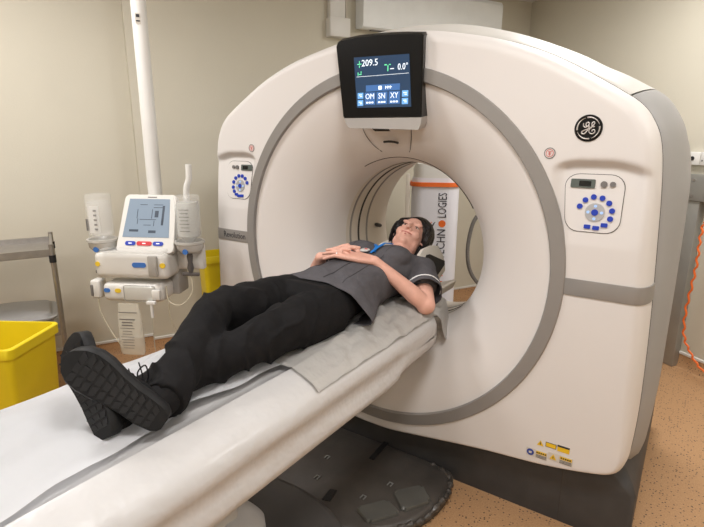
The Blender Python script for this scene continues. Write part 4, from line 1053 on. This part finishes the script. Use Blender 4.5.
bm = NB(); s = bw(692.5, 158, .036)[0]; cyl(bm, frB @ V((s, -.037, (zst+zsb)/2)), frB @ V((s, -.040, (zst+zsb)/2)), .014, n=16); obj('socket_hole', bm, RUBBER, SO)
bm = NB(); box(bm, (xs+wd*1.5-.006, -.018, (zst+zsb)/2), (wd, .036, zst-zsb), frB, bev=.004); obj('socket_plate', bm, WHITE, SO)
bm = NB()
for (dx_, dz_) in ((0, .014), (-.018, -.012), (.018, -.012)): box(bm, (xs+wd*1.5-.02+dx_, -.0365, (zst+zsb)/2+dz_), (.006, .002, .010), frB)
obj('socket_slot', bm, RUBBER, SO, smooth=False)
bm = NB(); pts = []
for u, v in ((704, 222), (700, 240), (697, 262), (692, 285), (686, 310), (684, 335), (690, 352), (700, 368), (712, 376)):
    pts.append(onwall(u, v, Bp-nB*.13, nB))
pts[-1].z = max(pts[-1].z, .02); pts[-2].z = max(.02, pts[-2].z)
sp = smoothpath(pts, 10)
sp = [p+dB*.008*math.sin(i*1.25) for i, p in enumerate(sp)]
tube(bm, sp, .0065, n=8); tag(obj('power_cable', bm, ORANGE), 'orange cable hanging from the trunking down to the floor', 'cable')

# ------------------------------------------------------------------ unit seen through the bore
c = at(433, 240, 3.65); tow = (V((CAM.x, CAM.y, 0))-V((c.x, c.y, 0))).normalized()
ang = math.degrees(math.atan2(-tow.x, tow.y))+180
MU = rotz((c.x, c.y, 0), math.degrees(math.atan2(tow.x, -tow.y)))
U = thing('mobile_unit', 'tall white equipment unit with orange band seen through the bore', 'medical equipment', (c.x, c.y, 0))
ppm = 502.5/3.5
W_ = 50/ppm
top = at(433, 187, 3.5).z
UW = mat('unit_white', (.78, .78, .84), .4, var=.02)
bm = NB(); secs = []
def uo(s=1., g=0.):
    return [( x*s, y*s) for x, y in rrect(0, .14, W_+g, .28+g, .09, 6)]
rings(bm, [[MU @ V((x, y, z)) for x, y in uo(s)] for s, z in ((1, .24), (1, top+.03), (.97, top+.05))]); obj('unit_body', bm, UW, U)
bm = NB(); zt2 = at(433, 168, 3.5).z; rings(bm, [[MU @ V((x, y, z)) for x, y in uo(s)] for s, z in ((.9, top+.05), (.93, top+.06), (.93, zt2-.01), (.85, zt2+.02))]); obj('unit_lid', bm, WHITE, U)
bm = NB(); rings(bm, [[MU @ V((x, y, z)) for x, y in uo(s, .02)] for s, z in ((1, top-.012), (1.015, top-.006), (1.015, top+.012), (1, top+.018))]); o = obj('orange_band', bm, ORANGE, U)
bm = NB(); rings(bm, [[MU @ V((x, y, z)) for x, y in rrect(0.0, .14, W_+g-.05, .32+g, .08, 5)] for g, z in ((.10, .0), (.12, .02), (.12, .10), (.06, .13), (.05, .17), (.08, .19), (.04, .245))]); obj('unit_base', bm, UW, U)
bm = NB(); box(bm, (-W_/2-.025, .05, (.3+top)/2+.05), (.03, .04, top-.25), MU, bev=.005); 
obj('side_rail', bm, CREAM, U)
tm = MU @ Matrix.Translation((.060, -.0015, 0)) @ Matrix.Rotation(math.radians(90), 4, 'X') @ Matrix.Rotation(math.radians(90), 4, 'Z')
zA = at(441, 193, 3.52).z; zB = at(441, 275, 3.52).z
DK = mat('unit_print_dark', (.05, .05, .07), .5)
def vtext(s, zc, size, m, x=.060, sx=1.):
    M = MU @ Matrix.Translation((x, -.002, zc)) @ Matrix.Rotation(math.radians(90), 4, 'X') @ Matrix.Rotation(math.radians(90), 4, 'Z')
    return text('lettering', s, size, M, m, U, sx=sx)
def zpx(v): return at(441, v, 3.52).z
vtext('LOGIES', (zpx(194)+zpx(221))/2, .088, DK, sx=.86*abs(zpx(193)-zpx(219))/.245)
bm = NB(); prof_rings(bm, [(0, .002), (.026, .002), (.026, 0)], MU @ V((.060, 0, zpx(226.5))), tow, n=20, cap=False); o = obj('orange_dot', bm, ORANGE, U)
vtext('TECHN', (zpx(232)+zpx(263))/2, .088, DK, sx=.86*abs(zpx(231)-zpx(262))/.245)
vtext('ME', zpx(280), .088, ORANGE, x=.055)
for rad, m_, dx_ in ((.085, ORANGE, 0), (.085, DK, .024)):
    bm = NB(); pts = [MU @ V((.002+dx_-rad*.5*math.sin(math.radians(a)), -.002, zpx(236)+rad*math.cos(math.radians(a)))) for a in range(20, 150, 8)]
    tube(bm, pts, [.002+.006*math.sin(PI*i/(len(pts)-1)) for i in range(len(pts))], n=6); obj('swoosh', bm, m_, U)
# hose hanging on the wall behind
bm = NB(); pts = [at(u, v, 4.1) for u, v in ((477, 216), (472, 226), (468, 245), (468, 262), (472, 275), (480, 285), (492, 292))]
tube(bm, smoothpath(pts, 8), .016, n=10); HS = obj('hanging_hose', bm, mat('grey_hose', (.18, .17, .16), .5, bump=.5, bscale=80)); tag(HS, 'grey hose hanging against the wall behind the bore', 'hose')

def split_islands(o):
    bm = NB(); bm.from_mesh(o.data); bm.verts.index_update(); seen = set(); isl = []
    for v in bm.verts:
        if v in seen: continue
        st, g = [v], []
        seen.add(v)
        while st:
            a_ = st.pop(); g.append(a_)
            for e in a_.link_edges:
                b_ = e.other_vert(a_)
                if b_ not in seen: seen.add(b_); st.append(b_)
        isl.append({x.index for x in g})
    bm.free()
    for k, s in enumerate(isl[1:]):
        c2 = NB(); c2.from_mesh(o.data); bmesh.ops.delete(c2, geom=[v for v in c2.verts if v.index not in s], context='VERTS')
        m2 = bpy.data.meshes.new(o.name); c2.to_mesh(m2); c2.free()
        for mm_ in o.data.materials: 
            if not m2.materials: m2.materials.append(mm_)
        n2 = bpy.data.objects.new(o.name.split('.')[0], m2); COL.objects.link(n2); n2.parent = o.parent
    c2 = NB(); c2.from_mesh(o.data); bmesh.ops.delete(c2, geom=[v for v in c2.verts if v.index not in isl[0]], context='VERTS'); c2.to_mesh(o.data); c2.free()
for o in list(COL.objects):
    if o.name.split('.')[0] in ('screen_button', 'rail', 'button_caption', 'screen_graphic', 'screen_symbol'): split_islands(o)

# ------------------------------------------------------------------ render look
w = bpy.data.worlds.new('world'); bpy.context.scene.world = w; w.use_nodes = True
w.node_tree.nodes['Background'].inputs[0].default_value = (.9, .92, 1, 1); w.node_tree.nodes['Background'].inputs[1].default_value = .1
vs = bpy.context.scene.view_settings
vs.view_transform = 'Standard'; vs.look = 'None'; vs.gamma = 1; vs.exposure = 0.0; vs.use_curve_mapping = False
